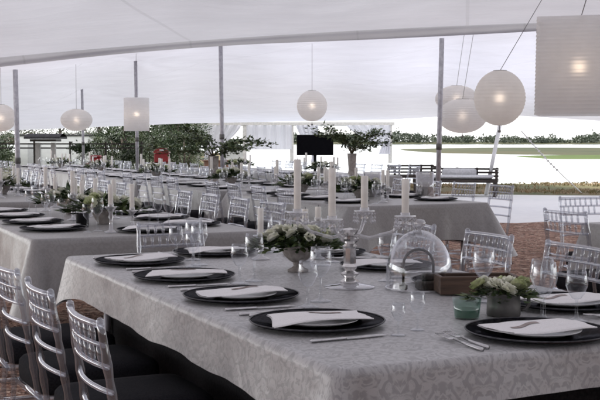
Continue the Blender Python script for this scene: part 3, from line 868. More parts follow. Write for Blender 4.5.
def goblet(h, rb, name):
    def mk():
        o = empty(name)
        mb = MB()
        mb.lathe([(.0005,.001),(.033,.001),(.034,.003),(.02,.006),(.006,.012),(.0042,.03),(.004,h*.42),(.007,h*.46)], 24); mb.build('stem', M['glass'], o)
        mb = MB()
        hb = h*.46
        mb.lathe([(.0005,hb-.002),(.012,hb),(rb*.7,hb+(h-hb)*.18),(rb*.97,hb+(h-hb)*.45),(rb,hb+(h-hb)*.6),(rb*.9,hb+(h-hb)*.85),(rb*.82,h),(rb*.80,h),(rb*.88,hb+(h-hb)*.85),(rb*.975,hb+(h-hb)*.6)], 28)
        mb.build('bowl', M['glass'], o)
        return o
    return mk
def mk_far_glass():
    mb = MB(); h, rb = .185, .036; hb = h*.46
    mb.lathe([(.033,.001),(.006,.01),(.004,h*.44),(rb*.7,hb+(h-hb)*.2),(rb,hb+(h-hb)*.6),(rb*.82,h)], 14)
    return mb.build('wine_glass', M['glass'])
NEXT = {}
trnd = random.Random(5)
def setting(s, p, face, where, short, far=False, cut=True, glasses=True, zoff=0):
    fr = {'r': TH-PI/2, 'l': TH+PI/2, 'f': TH, 'n': TH+PI}[face] + trnd.uniform(-.05,.05)
    zt = TZ+.0045
    x, y, _ = W(s, p)
    dx = Vector((-math.sin(fr), math.cos(fr)))      # away from the diner
    rx = Vector((math.cos(fr), math.sin(fr)))       # diner's right
    g = 'place settings on the %s' % short
    gs = .60 if (s == .54 and face == 'r' and short == 'nearest table') else 1
    put('charger', mk_charger, (x, y, zt), 0, 'black charger plate %s' % where, 'plate', 'black charger plates')
    put('plate', mk_plate, (x, y, zt+.0075), 0, 'white plate on the black charger %s' % where, 'plate', 'white side plates')
    k = trnd.randrange(7)
    put('napkin%d' % k, napkin_maker(k*7+1), (x+dx.x*.005+trnd.uniform(-.008,.008), y, zt+.0185), TH+trnd.uniform(-.28,.2)-.06, 'folded white napkin on the plate %s' % where, 'napkin', 'folded white napkins')
    if cut:
        a = Vector((x, y)) + rx*.222 - dx*.02
        put('knife', mk_knife, (a.x, a.y, zt), fr+trnd.uniform(-.05,.05), 'steel knife beside the charger %s' % where, 'knife', 'table knives')
        for q, w in ((.215,'inner'),(.245,'outer')):
            a = Vector((x, y)) - rx*q - dx*(.01+(q-.215)*.6)
            put('fork', mk_fork, (a.x, a.y, zt), fr+trnd.uniform(-.04,.04), '%s steel fork beside the charger %s' % (w, where), 'fork', 'table forks')
    if glasses:
        for q, (r_, f_, hh, rb, nm, w) in enumerate(((.17,.20,.20,.041,'wine_glass','taller wine glass'),(.235,.135,.165,.036,'wine_glass','smaller wine glass'))):
            a = Vector((x, y)) + rx*(r_+trnd.uniform(-.015,.015)) + dx*(f_+trnd.uniform(-.015,.015))
            if far: 
                put('farglass', mk_far_glass, (a.x, a.y, zt), 0, '%s by plate %s' % (w, where), 'wine glass', 'wine glasses', 1 if q == 0 else .85)
            else:
                put('glass%d' % q, goblet(hh*.86, rb*.86, nm), (a.x, a.y, zt), 0, '%s by the plate %s' % (w, where), 'wine glass', 'wine glasses', gs)
for i, s in enumerate((.54, 1.10, 1.66, 2.22)):
    setting(s, .217, 'r', '%s from near corner, left side, nearest table' % ORD[i], 'nearest table')
    setting(s, 1.06, 'l', '%s from near corner, right side, nearest table' % ORD[i], 'nearest table', cut=True)
setting(.16, .665, 'f', 'at the near end of the nearest table', 'nearest table')
setting(LL-.2, .62, 'n', 'at the far end of the nearest table', 'nearest table')
for i, s in enumerate((4.04, 4.6, 5.16, 5.72)):
    setting(s, .25, 'r', '%s from near corner, left side, second left table' % ORD[i], 'second left table', far=True, cut=False)
    setting(s, 1.06, 'l', '%s from near corner, right side, second left table' % ORD[i], 'second left table', far=True, cut=False)
setting(3.72, .72, 'f', 'at the near end of the second left table', 'second left table', far=True, cut=False)
for i, s in enumerate((7.5, 8.06, 8.62, 9.18)):
    setting(s, 1.06, 'l', '%s from near end, right side, third left table' % ORD[i], 'third left table', far=True, cut=False)
for s0, nm in MID:
    for i in range(4):
        setting(s0+.47+.56*i, 2.77+.22, 'r', '%s from near end, left side, %s' % (ORD[i], nm.replace('middle table with pointed cloth corner', 'middle table by pole').replace('middle-row','middle')), nm, far=True, cut=False)
        setting(s0+.47+.56*i, 2.77+1.06, 'l', '%s from near end, right side, %s' % (ORD[i], nm.replace('middle table with pointed cloth corner', 'middle table by pole').replace('middle-row','middle')), nm, far=True, cut=False)
for i in range(4):
    setting(11.87+.56*i, 5.72, 'r', '%s from near end, left side, far table' % ORD[i], 'far table', far=True, cut=False)

# ------------------------------------------------------------------ centrepieces
def pos(px, py): return P(px, py, TZ)
def mk_bloom(mat):
    mb = MB(); rnd = random.Random(2)
    for layer, (nq, r, h, tilt) in enumerate(((3,.010,.020,.15),(5,.017,.022,.45),(6,.024,.020,.85),(7,.029,.015,1.2))):
        for k in range(nq):
            a = 2*PI*k/nq + layer*.5 + rnd.uniform(-.1,.1)
            ca, sa = math.cos(a), math.sin(a)
            def pet(u, v):
                w = (u-.5)*2*math.sin(PI*min(.98, .15+.75*v))*r*.95
                out = r*.25 + math.sin(tilt)*h*v*1.3 + .003*v*v - abs(u-.5)*.006
                z = .004+math.cos(tilt)*h*v + (.004*v if layer < 3 else -.002*v*v)
                return (out*ca - w*sa, out*sa + w*ca, z)
            mb.grid(4, 4, pet)
    return mb.v, mb.f
BLOOM = mk_bloom(None)
BME = {}
def bloom_obj(parent, loc, rot, sc_, mat):
    if mat.name not in BME:
        mb = MB(); mb.add(*BLOOM); o = mb.build('bloom', mat); BME[mat.name] = o.data
    else:
        o = bpy.data.objects.new('bloom', BME[mat.name]); col.objects.link(o)
    o.parent = parent; o.location = loc; o.rotation_euler = rot; o.scale = (sc_,)*3
def arrangement(loc, rx_, ry_, h, nb, nl, label, seed, bs=1.0, mats=('petal','petal2'), leafL=.05, group=None):
    rnd = random.Random(seed)
    o = empty('flower_arrangement', loc, 0, label, 'flowers', group or 'flower arrangements')
    mb = MB(); m2 = MB()
    for i in range(nl):
        a = rnd.uniform(0, 2*PI); q = rnd.random()**.6
        x, y = rx_*q*math.cos(a), ry_*q*math.sin(a); z = h*(1-q*q*.8)*rnd.uniform(.1,.85) - .01*q
        d = Vector((math.cos(a)*(.4+q), math.sin(a)*(.4+q), rnd.uniform(-.35,.7)))
        (mb if rnd.random() < .7 else m2).leaf((x, y, z), d, (rnd.uniform(-.5,.5), rnd.uniform(-.5,.5), 1), leafL*rnd.uniform(.6,1.4), leafL*.5*rnd.uniform(.6,1.3))
    for i in range(max(6, nl//30)):
        a = rnd.uniform(0, 2*PI); q = rnd.uniform(.6,1)
        e = (rx_*q*math.cos(a), ry_*q*math.sin(a), h*.5*rnd.random())
        mb.tube([(0,0,-.02), (e[0]*.5, e[1]*.5, h*.45), e], .0022, 5)
    mb.build('foliage', M['leaf'], o, smooth=False); m2.build('foliage', M['leaf2'], o, smooth=False)
    for i in range(nb):
        a = 2*PI*(i*.618) + rnd.uniform(-.3,.3); q = math.sqrt((i+.5)/nb)
        x, y = rx_*.85*q*math.cos(a), ry_*.85*q*math.sin(a)
        bloom_obj(o, (x, y, h*(1-q*q*.6)*.82), (rnd.uniform(-.3,.3)-math.sin(a)*q*.8, math.cos(a)*q*.8, rnd.uniform(0,6)), bs*rnd.uniform(.8,1.2), M[mats[0] if rnd.random() < .8 else mats[1]])
    return o
def candle(loc, h, r, label, group='white candles'):
    o = empty('candle', loc, 0, label, 'candle', group)
    mb = MB(); mb.lathe([(.0005,0),(r,0),(r,h*.5),(r,h-.003),(r*.9,h),(r*.5,h-.002),(.0005,h-.003)], 16); mb.build('wax', M['candle'], o, auto=50)
    mb = MB(); mb.tube([(0,0,h-.004),(.001,0,h+.008)], .0012, 5); mb.build('wick', M['wick'], o)
    return o
# --- crystal candelabra on the nearest table
cx, cy, _ = pos(350, 289)
o = empty('candelabra', (cx, cy, TZ+.0045), 0, 'crystal candelabra holding white candles in the middle of nearest table', 'candelabra')
mb = MB(); mb.lathe([(.0005,.012),(.03,.012),(.05,.008),(.085,.004),(.088,.001),(.085,.0),(.0005,.0)], 36); mb.build('base', M['crystal'], o)
mb = MB(); mb.lathe([(.03,.012),(.034,.02),(.018,.032),(.030,.042),(.032,.048),(.016,.056),(.024,.066),(.026,.072),(.021,.082),(.0215,.135),(.026,.142),(.016,.150),(.030,.160),(.032,.168),(.016,.178),(.028,.19),(.03,.2),(.0005,.205)], 8); mb.build('stem', M['cut_glass'], o, smooth=False)
tips = [(-.180,.03,.262),(-.063,-.06,.244),(.054,.07,.264),(.188,-.02,.252)]
cand_h = [.178,.168,.118,.122]
for (tx, ty, tz) in tips:
    mb = MB()
    mb.tube([(0,0,.185),(tx*.35,ty*.35,.170),(tx*.75,ty*.75,.19),(tx,ty,tz-.03)], [.007,.006,.006,.006], 8); mb.build('arm', M['crystal'], o)
    mb = MB()
    mb.lathe([(.006,tz-.04),(.014,tz-.03),(.008,tz-.024),(.022,tz-.014),(.036,tz-.008),(.037,tz-.005),(.016,tz-.006),(.016,tz+.006),(.0005,tz-.002)], 18, (tx,ty,0)); mb.build('candle_cup', M['crystal'], o)
    rd = random.Random(int(tx*1000))
    mb = MB()
    for k in range(8):
        a = 2*PI*k/8; bx, by_ = tx+.035*math.cos(a), ty+.035*math.sin(a)
        for j in range(3):
            zc = tz-.016-.013*j; r_ = .0042+.0012*j
            mb.lathe([(.0004,r_*1.3),(r_,0),(.0004,-r_*1.3)], 6, (bx, by_, zc))
    mb.build('bead_drop', M['crystal'], o, smooth=False)
nm = ['tallest white candle, leftmost on the crystal candelabra','white candle on the front arm of the crystal candelabra','white candle right of the candelabra stem','rightmost white candle, above the glass dome']
for (tx, ty, tz), h, l in zip(tips, cand_h, nm):
    candle((cx+tx, cy+ty, TZ+.0045+tz-.001), h, .0125, l, 'candles of the candelabra')
# small holder behind with two short candles
x, y, _ = pos(310, 262)
for k, (dx, dy, hh, l) in enumerate(((-.02,-.03,.055,'short white candle behind the urn flowers, left of the candelabra'),(.035,.05,.06,'stubby white candle half hidden behind the candelabra arm'))):
    o = empty('candlestick', (x+dx, y+dy, TZ+.0045), 0, 'low crystal candlestick, %s, behind the urn' % ('nearer one' if k == 0 else 'farther one'), 'candlestick', 'crystal candlesticks')
    mb = MB(); mb.lathe([(.0005,.0),(.035,.0),(.035,.006),(.012,.015),(.008,.08),(.014,.10),(.009,.12),(.02,.145),(.03,.16),(.031,.163),(.014,.163),(.0005,.162)], 18); mb.build('glass_body', M['crystal'], o)
    mb = MB(); mb.lathe([(.0145,.163),(.0155,.163),(.0155,.178),(.0145,.178)], 14); mb.build('cup', M['crystal'], o)
    candle((x+dx, y+dy, TZ+.0045+.1635), hh, .0125, l)
x, y = W(2.14, .72)[:2]
o = empty('candlestick', (x, y, TZ+.0045), 0, 'tall glass candlestick near the far end of nearest table', 'candlestick', 'crystal candlesticks')
mb = MB(); mb.lathe([(.0005,.0),(.04,.0),(.04,.006),(.012,.015),(.008,.05),(.014,.06),(.009,.075),(.02,.09),(.032,.10),(.033,.103),(.015,.103),(.0005,.102)], 18); mb.build('glass_body', M['crystal'], o)
mb = MB(); mb.lathe([(.0145,.103),(.0155,.103),(.0155,.118),(.0145,.118)], 14); mb.build('cup', M['crystal'], o)
candle((x, y, TZ+.0045+.1035), .115, .0125, 'lone white candle left of the flower urn')
# --- urn with white roses
x, y, _ = pos(298, 273)
o = empty('flower_urn', (x, y, TZ+.0045), 0, 'grey fluted stone urn on a foot holding white roses', 'urn')
mb = MB()
prof = [(.0005,.0),(.040,.0),(.040,.008),(.026,.014),(.016,.024),(.020,.028),(.018,.033),(.032,.042),(.050,.060),(.060,.080),(.062,.092),(.068,.098),(.068,.104),(.060,.102),(.056,.09),(.0005,.085)]
mb.lathe(prof, 40)
mb.v = [((vx*(1+.045*math.cos(12*math.atan2(vy, vx))*(1 if .04 < vz < .093 else 0))), (vy*(1+.045*math.cos(12*math.atan2(vy, vx))*(1 if .04 < vz < .093 else 0))), vz) for vx, vy, vz in mb.v]
mb.build('bowl', M['stone'], o)
arrangement((x, y, TZ+.10), .17, .10, .075, 17, 420, 'white roses with dark leaves spilling from the stone urn', 21, .95, leafL=.045)
arrangement((x-.11, y+.03, TZ+.105), .06, .05, .045, 4, 60, 'pale sprig of roses at the left lip of the urn', 23, .8, leafL=.04)
# --- glass cloche, iron hoop, wooden box
x, y = .405, 3.72
o = empty('glass_cloche', (x, y, TZ+.0045), 0, 'large clear glass dome with a knob, over the black hoop', 'glass dome')
mb = MB(); r = .112; hb = .055
prof = [(r,.002),(r*1.01,.004),(r,.008),(r,hb)]+[(r*math.cos(e), hb+.145*math.sin(e)) for e in [PI/2*k/14 for k in range(1,14)]]+[(.008,hb+.1455)]
prof += [(max(.004,a-.003), b-.002) for a, b in reversed(prof[3:])]
mb.lathe(prof, 48); mb.build('dome', M['dome_glass'], o)
mb = MB(); mb.tube([(r*1.005*math.cos(2*PI*k/48), r*1.005*math.sin(2*PI*k/48), .005) for k in range(49)], .0035, 6, cap=False); mb.build('base_ring', M['crystal'], o)
mb = MB(); mb.lathe([(.006,hb+.143),(.008,hb+.152),(.018,hb+.160),(.021,hb+.170),(.016,hb+.180),(.0005,hb+.183)], 20); mb.build('knob', M['crystal'], o)
o = empty('iron_hoop', (x-.005, y-.02, TZ+.0045), R(8), 'black iron ornament with a tall arched hoop under the glass dome', 'ornament')
mb = MB(); pts = [(-.052,0,.02),(-.052,0,.085)]+[(-.052*math.cos(PI*k/10), 0, .085+.052*math.sin(PI*k/10)) for k in range(1,10)]+[(.052,0,.085),(.052,0,.02)]
mb.tube(pts, .0048, 8); mb.build('hoop', M['iron'], o)
mb = MB(); mb.box((.035,-.01,.016), (.085,.06,.032), bev=.006); mb.box((.042,-.005,.043), (.062,.044,.024), bev=.006); mb.box((-.052,0,.010), (.025,.03,.02), bev=.004); mb.build('base', M['iron'], o, auto=35)
x2, y2, _ = P(476, 299, TZ)
o = empty('wooden_box', (x2+.015, y2+.075, TZ+.0045), R(4), 'long low brown wooden box beside the glass dome', 'box')
mb = MB(); mb.box((0,-.05,.034), (.26,.012,.058), bev=.002); mb.box((0,.05,.034), (.26,.012,.058), bev=.002)
mb.box((-.124,0,.034), (.012,.087,.058), bev=.002); mb.box((.124,0,.034), (.012,.087,.058), bev=.002); mb.build('side_panel', M['wood'], o, smooth=False)
mb = MB(); mb.box((0,0,.006), (.234,.086,.006)); mb.build('bottom_panel', M['wood'], o, smooth=False)
# small twig with leaves left of dome
# --- zinc jug with flowers
x, y, _ = pos(505, 318)
o = empty('zinc_jug', (x, y, TZ+.0045), 0, 'small dull zinc jug with side handle holding cream flowers', 'jug')
mb = MB(); mb.lathe([(.0005,.002),(.046,.0),(.049,.004),(.048,.03),(.046,.060),(.048,.064),(.047,.067),(.044,.064),(.043,.03),(.0005,.028)], 32); mb.build('body', M['zinc'], o)
mb = MB(); mb.tube([(.046,0,.060),(.062,0,.061),(.072,0,.052),(.072,0,.030),(.062,0,.018),(.046,0,.016)], [.005,.0055,.006,.006,.0055,.005], 8); mb.build('handle', M['zinc'], o)
arrangement((x-.005, y, TZ+.063), .10, .075, .036, 8, 150, 'cream and green blooms in the zinc jug', 31, 1.0, ('petal2','petal'), .035)
# --- green votive
x, y, _ = pos(468, 321)
o = empty('votive_glass', (x, y, TZ+.0045), 0, 'green glass votive tumbler with wax, left of the zinc jug', 'votive')
mb = MB(); mb.lathe([(.0005,.003),(.033,.001),(.035,.004),(.041,.058),(.0395,.058),(.034,.006)], 32); mb.build('tumbler', M['green_glass'], o)
mb = MB(); mb.lathe([(.0005,.005),(.0325,.005),(.0355,.027),(.0005,.027)], 28); mb.build('wax', M['green_wax'], o, auto=40)
# extra glasses that stand out by the dome
for px, py, l in [(546,331,'wine glass right of the zinc jug')]:
    x, y, _ = pos(px, py-4)
    put('glass0', goblet(.172,.035,'wine_glass'), (x, y, TZ+.0045), 0, l, 'wine glass', 'wine glasses')

# --- centrepieces on the other tables
def simple_bowl(x, y, label):
    o = empty('flower_bowl', (x, y, TZ+.0045), 0, label, 'bowl', 'flower bowls')
    mb = MB(); mb.lathe([(.0005,.0),(.04,.0),(.035,.012),(.05,.03),(.07,.07),(.072,.085),(.066,.085),(.0005,.06)], 22); mb.build('bowl', M['stone'], o)
def stick(x, y, h, where, ch=.13, r=.014):
    o = empty('candlestick', (x, y, TZ+.0045), 0, 'crystal candlestick %s' % where, 'candlestick', 'crystal candlesticks')
    mb = MB(); mb.lathe([(.0005,.0),(.038,.0),(.038,.006),(.012,.015),(.008,h*.5),(.014,h*.6),(.009,h*.75),(.022,h*.9),(.034,h),(.034,h+.003),(.0005,h+.002)], 14); mb.build('glass_body', M['crystal'], o)
    mb = MB(); mb.lathe([(.0155,h+.003),(.0165,h+.003),(.0165,h+.018),(.0155,h+.018)], 12); mb.build('cup', M['crystal'], o)
    candle((x, y, TZ+.0045+h+.0035), ch, r, 'white candle %s' % where)
CP = [(4.35,.62,'on the second left table',41),(5.35,.66,'toward the far end of the second left table',43),(8.3,.7,'on the third left table',45),
      (6.3,3.4,'on the middle table by the pole',47),(7.4,3.35,'at the far end of the middle table',48),(9.4,3.4,'on the second middle-row table',49),(12.2,3.4,'on the third middle-row table',51),
      (12.6,6.1,'on the far table below the screen',53),(15.1,3.4,'on the fourth middle-row table',55),(18.0,3.4,'on the farthest middle-row table',57),(11.6,.7,'on the farthest left table',58),(15.5,5.9,'on the farthest table near the pavilion',59)]
for s, p, wh, sd in CP:
    x, y, _ = W(s, p)
    simple_bowl(x, y, 'stone flower bowl %s' % wh)
    arrangement((x, y, TZ+.085), .23, .14, .10, 9, 240, 'white flowers and greenery %s' % wh, sd, 1.25, leafL=.07)
    k = 0
    for ds, dp, h in ((-.34,.08,.10),(.36,-.1,.16),(.42,.18,.13),(-.62,-.12,.14),(.75,.05,.11)):
        xx, yy, _ = W(s+ds, p+dp)
        stick(xx, yy, h, ('in front of flowers %s','tallest behind flowers %s','right behind flowers %s','nearest, well before flowers %s','farthest, well behind flowers %s')[k] % wh, .15 if k < 2 else .12); k += 1
x, y, _ = P(82, 228, TZ)
o = empty('black_votive', (x, y, TZ+.0045), 0, 'black glass jar candle near the edge of the second left table', 'jar')
mb = MB(); mb.lathe([(.0005,.0),(.035,.0),(.037,.004),(.037,.078),(.035,.08),(.033,.076),(.033,.03),(.0005,.03)], 24); mb.build('jar_body', M['black_pl'], o, auto=40)
mb = MB(); mb.lathe([(.0005,.031),(.032,.031),(.032,.04),(.0005,.04)], 20); mb.build('wax', M['candle'], o)
# clear plastic drink boxes on the middle table (glass cylinders with light inside)
for px, l in ((372,'glass hurricane vase on the middle table, left of the candle'),(425,'glass hurricane vase beside the lantern pole')):
    x, y, _ = P(px, 197, TZ)
    o = empty('hurricane_vase', (x, y, TZ+.0045), 0, l, 'vase', 'glass hurricane vases')
    mb = MB(); mb.lathe([(.0005,.004),(.075,.002),(.08,.006),(.08,.22),(.077,.22),(.076,.01)], 26); mb.build('glass_wall', M['crystal'], o)
    mb = MB(); mb.lathe([(.0005,.006),(.03,.006),(.03,.12),(.0005,.12)], 16); mb.build('wax', M['candle'], o, auto=40)

# --- tall leafy branch displays
def branches(x, y, z, hh, spread, label, seed, n=9, up=.75):
    rnd = random.Random(seed)
    o = empty('branch_display', (x, y, z), 0, label, 'branch display', 'tall branch displays')
    mb = MB(); mb.lathe([(.0005,.0),(.07,.0),(.06,.02),(.05,.10),(.06,.25),(.065,.32),(.055,.32),(.0005,.28)], 20); mb.build('vase', M['stone'], o)
    st = MB(); lf = MB(); l2 = MB()
    for i in range(n):
        a = 2*PI*i/n + rnd.uniform(-.3,.3); L = spread*rnd.uniform(.6,1.0); top = hh*(1-.35*rnd.random()**1.5)
        pts = []
        for k in range(9):
            q = k/8
            pts.append(Vector((math.cos(a)*L*q**1.4, math.sin(a)*L*.7*q**1.4, .30+(top-.30)*(1-(1-q)**1.8) + .02*math.sin(q*9+i))))
        st.tube(pts, [.008*(1-.7*k/8) for k in range(9)], 6)
        for k in range(190):
            q = rnd.uniform(.35,1.03)
            j = min(7, int(q*8)); f = q*8-j
            b = pts[j].lerp(pts[j+1], f) + Vector((rnd.gauss(0,.045), rnd.gauss(0,.045), rnd.gauss(0,.022)))
            d = Vector((math.cos(a)+rnd.gauss(0,.7), math.sin(a)+rnd.gauss(0,.7), rnd.gauss(.05,.45)))
            (lf if rnd.random() < .45 else l2).leaf(b, d, (rnd.gauss(0,.5), rnd.gauss(0,.5), 1), rnd.uniform(.035,.075), rnd.uniform(.02,.038))
    st.build('branch', M['stem'], o); lf.build('foliage', M['leaf'], o, smooth=False); l2.build('foliage', M['leaf2'], o, smooth=False)
bx = W(10.1, 3.45); branches(bx[0], bx[1], TZ+.0045, .62, .78, 'leafy branches spreading from a vase left of the screen', 61)
bx = atd(352, 15.2); branches(bx[0], bx[1], TZ+.0045, .66, .66, 'leafy branches spreading from a vase right of the screen', 63)
bx = W(13.3, 5.75); 

# --- black screen on a stand
x, y, _ = atd(315, 18.6)
o = empty('screen_stand', (x, y, 0), 0, 'black flat screen on a stand under the small round lantern', 'screen')
mb = MB(); mb.box((0,0,1.185), (.62,.035,.35), bev=.006); mb.build('housing', M['black_pl'], o, smooth=False)
mb = MB(); mb.box((0,-.0195,1.185), (.585,.003,.32)); mb.build('panel', M['screen'], o, smooth=False)
mb = MB(); mb.tube([(0,.03,.02),(0,.03,1.1)], .025, 12); mb.build('post', M['black_pl'], o)
mb = MB(); mb.box((0,.03,.012), (.5,.4,.024), bev=.006); mb.build('foot', M['black_pl'], o, smooth=False)

# ------------------------------------------------------------------ background left: shed, fence, trees, coolers
def tree(x, y, h, w, label, seed, mat='tree_leaf', nl=3400, leaf=.11):
    rnd = random.Random(seed)
    o = empty('tree', (x, y, 0), 0, label, 'tree', 'trees behind the tent')
    mb = MB(); mb.tube([(0,0,-.05),(.05,.02,h*.3),(.0,.05,h*.6),(.05,0,h*.9)], [.12,.10,.06,.02], 9)
    cl = []
    for i in range(9):
        a = rnd.uniform(0, 2*PI); e = rnd.uniform(.35,.95); q = rnd.uniform(.3,1)
        c = Vector((math.cos(a)*w/2*q*math.sin(PI*min(.95,e*.9+.1)), math.sin(a)*w/2*q, h*e)); cl.append((c, rnd.uniform(.25,.42)*w*.55))
        mb.tube([(0,.02,h*(.2+.35*e)), c*.6+Vector((0,0,h*e*.25)), c], [.05,.03,.012], 6)
    mb.build('trunk', M['bark'], o)
    m = MB()
    for i in range(nl):
        c, r_ = rnd.choice(cl)
        g = Vector((rnd.gauss(0,1), rnd.gauss(0,1), rnd.gauss(0,.8))); g = g.normalized()*r_*rnd.random()**.4
        m.leaf(c+g, g+Vector((rnd.gauss(0,.05),rnd.gauss(0,.05),rnd.gauss(0,.05))), (rnd.gauss(0,.6), rnd.gauss(0,.6), 1), leaf*rnd.uniform(.6,1.5), leaf*.55*rnd.uniform(.7,1.3))
    m.build('crown', M[mat], o, smooth=False)
TL = [(178,50,3.4,3.6,'dark green tree just left of the draped pavilion','tree_leaf'),(176,54,3.8,4.4,'bushy tree behind the larger red cooler','tree_leaf2'),(157,50,3.0,3.6,'small green tree behind the drum lantern pole','tree_leaf'),
      (140,58,4.0,4.8,'wide olive tree between the white shed and drum lantern','tree_leaf2'),(124,47,2.6,3.0,'low round tree right of the white shed','tree_leaf'),(18,62,4.0,5,'dark tree behind the left end of the white shed','tree_leaf'),(-6,52,3.6,4.4,'tree at the left picture edge','tree_leaf2'),
      (206,70,4.2,4.6,'taller tree partly behind the draped pavilion','tree_leaf'),(60,75,4.4,6,'dark tree showing over the shed roof','tree_leaf'),(100,70,4.2,5.5,'dense tree over the right end of the shed roof','tree_leaf')]
for i, (px, d, h, w, l, mt) in enumerate(TL):
    x, y, _ = atd(px, d); tree(x, y, h*.8, w, l, 100+i, mt)
# shrubs low
x, y, _ = atd(60, 48)
o = empty('white_shed', (x, y, 0), R(4), 'long low white shed with a dark flat roof, far left', 'shed')
mb = MB(); mb.box((0,0,.72), (3.3,2.2,1.44)); mb.build('wall', M['white_wall'], o, smooth=False)
mb = MB(); mb.box((.0,.0,1.475), (3.5,2.36,.07), bev=.01); mb.build('roof', M['roof'], o, smooth=False)
mb = MB(); mb.box((-.9,-1.115,.6), (.55,.04,1.1)); mb.build('door', M['offwhite'], o, smooth=False)
x, y, _ = atd(70, 40)
o = empty('rail_fence', (x, y, 0), 0, 'dark two-rail fence in front of the white shed', 'fence')
for z in (1.13, .98):
    mb = MB(); mb.box((0,0,z), (5.4,.05,.05)); mb.build('rail', M['darkwood'], o, smooth=False)
for k in range(5):
    mb = MB(); mb.box((-2.6+1.3*k,.055,.62), (.06,.06,1.2)); mb.build('post', M['darkwood'], o, smooth=False)
# bar stand with small roof
x, y, _ = atd(46, 33)
o = empty('bar_stand', (x, y, 0), R(-6), 'small bar stand with dark roof on two pale posts', 'bar stand')
mb = MB(); mb.grid(1, 6, lambda a, b: (-.55+1.1*a, -.35+.7*b, 1.36+.10*math.sin(PI*b))); mb.grid(1, 6, lambda a, b: (.55-1.1*a, -.35+.7*b, 1.30+.0*b)); mb.box((0,0,1.335), (1.1,.7,.06)); mb.build('roof', M['roof'], o, smooth=False)
mb = MB(); mb.box((0,0,1.26), (.8,.5,.07)); mb.build('fascia', M['darkwood'], o, smooth=False)
for sx in (-1,1):
    mb = MB(); mb.box((sx*.24,0,.6), (.12,.12,1.18)); mb.build('post', M['beam'], o, smooth=False)
mb = MB(); mb.box((0,-.02,.46), (.8,.4,.05)); mb.box((0,-.02,.22), (.7,.32,.43)); mb.build('counter', M['darkwood'], o, smooth=False)
# dark bush
x, y, _ = atd(82, 38)
o = empty('shrub', (x, y, 0), 0, 'dark shrub against the white shed wall', 'shrub')
m = MB(); rnd = random.Random(9)
for i in range(900):
    g = Vector((rnd.gauss(0,.17), rnd.gauss(0,.15), .97+rnd.gauss(0,.07)))
    m.leaf(g, (rnd.gauss(0,1),rnd.gauss(0,1),rnd.gauss(.4,.6)), (rnd.gauss(0,1),rnd.gauss(0,1),1), .10, .06)
m.build('foliage', M['leaf'], o, smooth=False)
m = MB(); m.tube([(0,0,0),(.02,0,.4),(0,.02,.8)], [.04,.03,.015], 7); m.build('stem', M['bark'], o)
SH = [(112,43,1.5,'pale green shrub right of the white shed'),(122,45,1.7,'dark round shrub below the low tree'),(128,42,1.2,'low shrub left of the drum lantern pole'),(149,44,1.5,'dark shrub right of the drum lantern pole'),
      (170,46,1.8,'leafy shrub behind the larger red cooler'),(184,44,1.7,'dark tall shrub right of the larger red cooler'),(188,47,1.6,'shrub at the foot of the left pavilion post'),(2,46,1.4,'shrub at the left end of the white shed'),(-8,44,1.5,'shrub cut by the left picture edge')]
for i, (px, d, h, l) in enumerate(SH):
    x, y, _ = atd(px, d); rnd = random.Random(300+i)
    o = empty('shrub', (x, y, 0), 0, l, 'shrub', 'shrubs behind the tent')
    m = MB(); m.tube([(0,0,-.02),(.03,.02,h*.4),(0,.03,h*.8)], [.05,.035,.015], 7); m.tube([(0,0,.1),(.3,.1,h*.5)], [.03,.012], 6); m.tube([(0,0,.1),(-.3,-.05,h*.55)], [.03,.012], 6); m.build('stem', M['bark'], o)
    m = MB()
    cl = [(Vector((rnd.gauss(0,.42), rnd.gauss(0,.3), h*rnd.uniform(.2,.8))), rnd.uniform(.25,.45)) for _ in range(8)]
    for k in range(2200):
        c, r_ = rnd.choice(cl); g = Vector((rnd.gauss(0,1), rnd.gauss(0,1), rnd.gauss(0,1))).normalized()*r_*rnd.random()**.4
        p = c+g
        if p.z < .02: continue
        m.leaf(p, g, (rnd.gauss(0,.6), rnd.gauss(0,.6), 1), rnd.uniform(.05,.12), rnd.uniform(.035,.06))
    m.build('foliage', M['tree_leaf' if i % 3 else 'tree_leaf2'], o, smooth=False)
# red coolers on trestles
def cooler(px, d, w, h, z, label, dome):
    x, y, _ = atd(px, d)
    t = empty('trestle', (x, y, 0), 0, 'plain brown trestle carrying the %s' % ('larger domed red cooler' if dome else 'small red cooler'), 'trestle', 'trestles under the coolers')
    mb = MB(); mb.box((0,0,z-.02), (w*1.7,.5,.036)); mb.build('tabletop', M['brownwood'], t, smooth=False)
    for sx in (-1,1):
        mb = MB(); mb.box((sx*w*.7,0,(z-.04)/2), (.05,.42,z-.04)); mb.build('leg', M['brownwood'], t, smooth=False)
    o = empty('cooler_box', (x, y, z), 0, label, 'cooler', 'red coolers')
    mb = MB(); mb.box((0,0,h*.32), (w,.34,h*.62), bev=.02); mb.build('body', M['red'], o, auto=40)
    mb = MB()
    if dome:
        prof = [(math.cos(PI*k/10)*w*.54, h*.66+math.sin(PI*k/10)*h*.36) for k in range(11)]
        for sgn in (-1,): 
            vs = [(a, -.19, b) for a, b in prof]+[(a, .19, b) for a, b in prof]
            mb.add(vs, [tuple(range(11)), tuple(range(21,10,-1))]+[(k+1, k, 11+k, 12+k) for k in range(10)]+[(0,10,21,11)])
    else:
        mb.box((0,0,h*.82), (w*1.04,.36,h*.34), bev=.03)
    mb.build('lid', M['red'], o, auto=40)
    mb = MB(); mb.box((.02,-.195 if dome else -.186,h*.86 if dome else h*.8), (w*.3,.008,h*.1)); mb.build('badge', M['white_pl'], o, smooth=False)
cooler(162, 29, .38, .38, .68, 'larger domed red cooler with a white badge, by the drum lantern', True)
cooler(96, 29, .28, .19, .68, 'small red cooler below the flattened lantern', False)

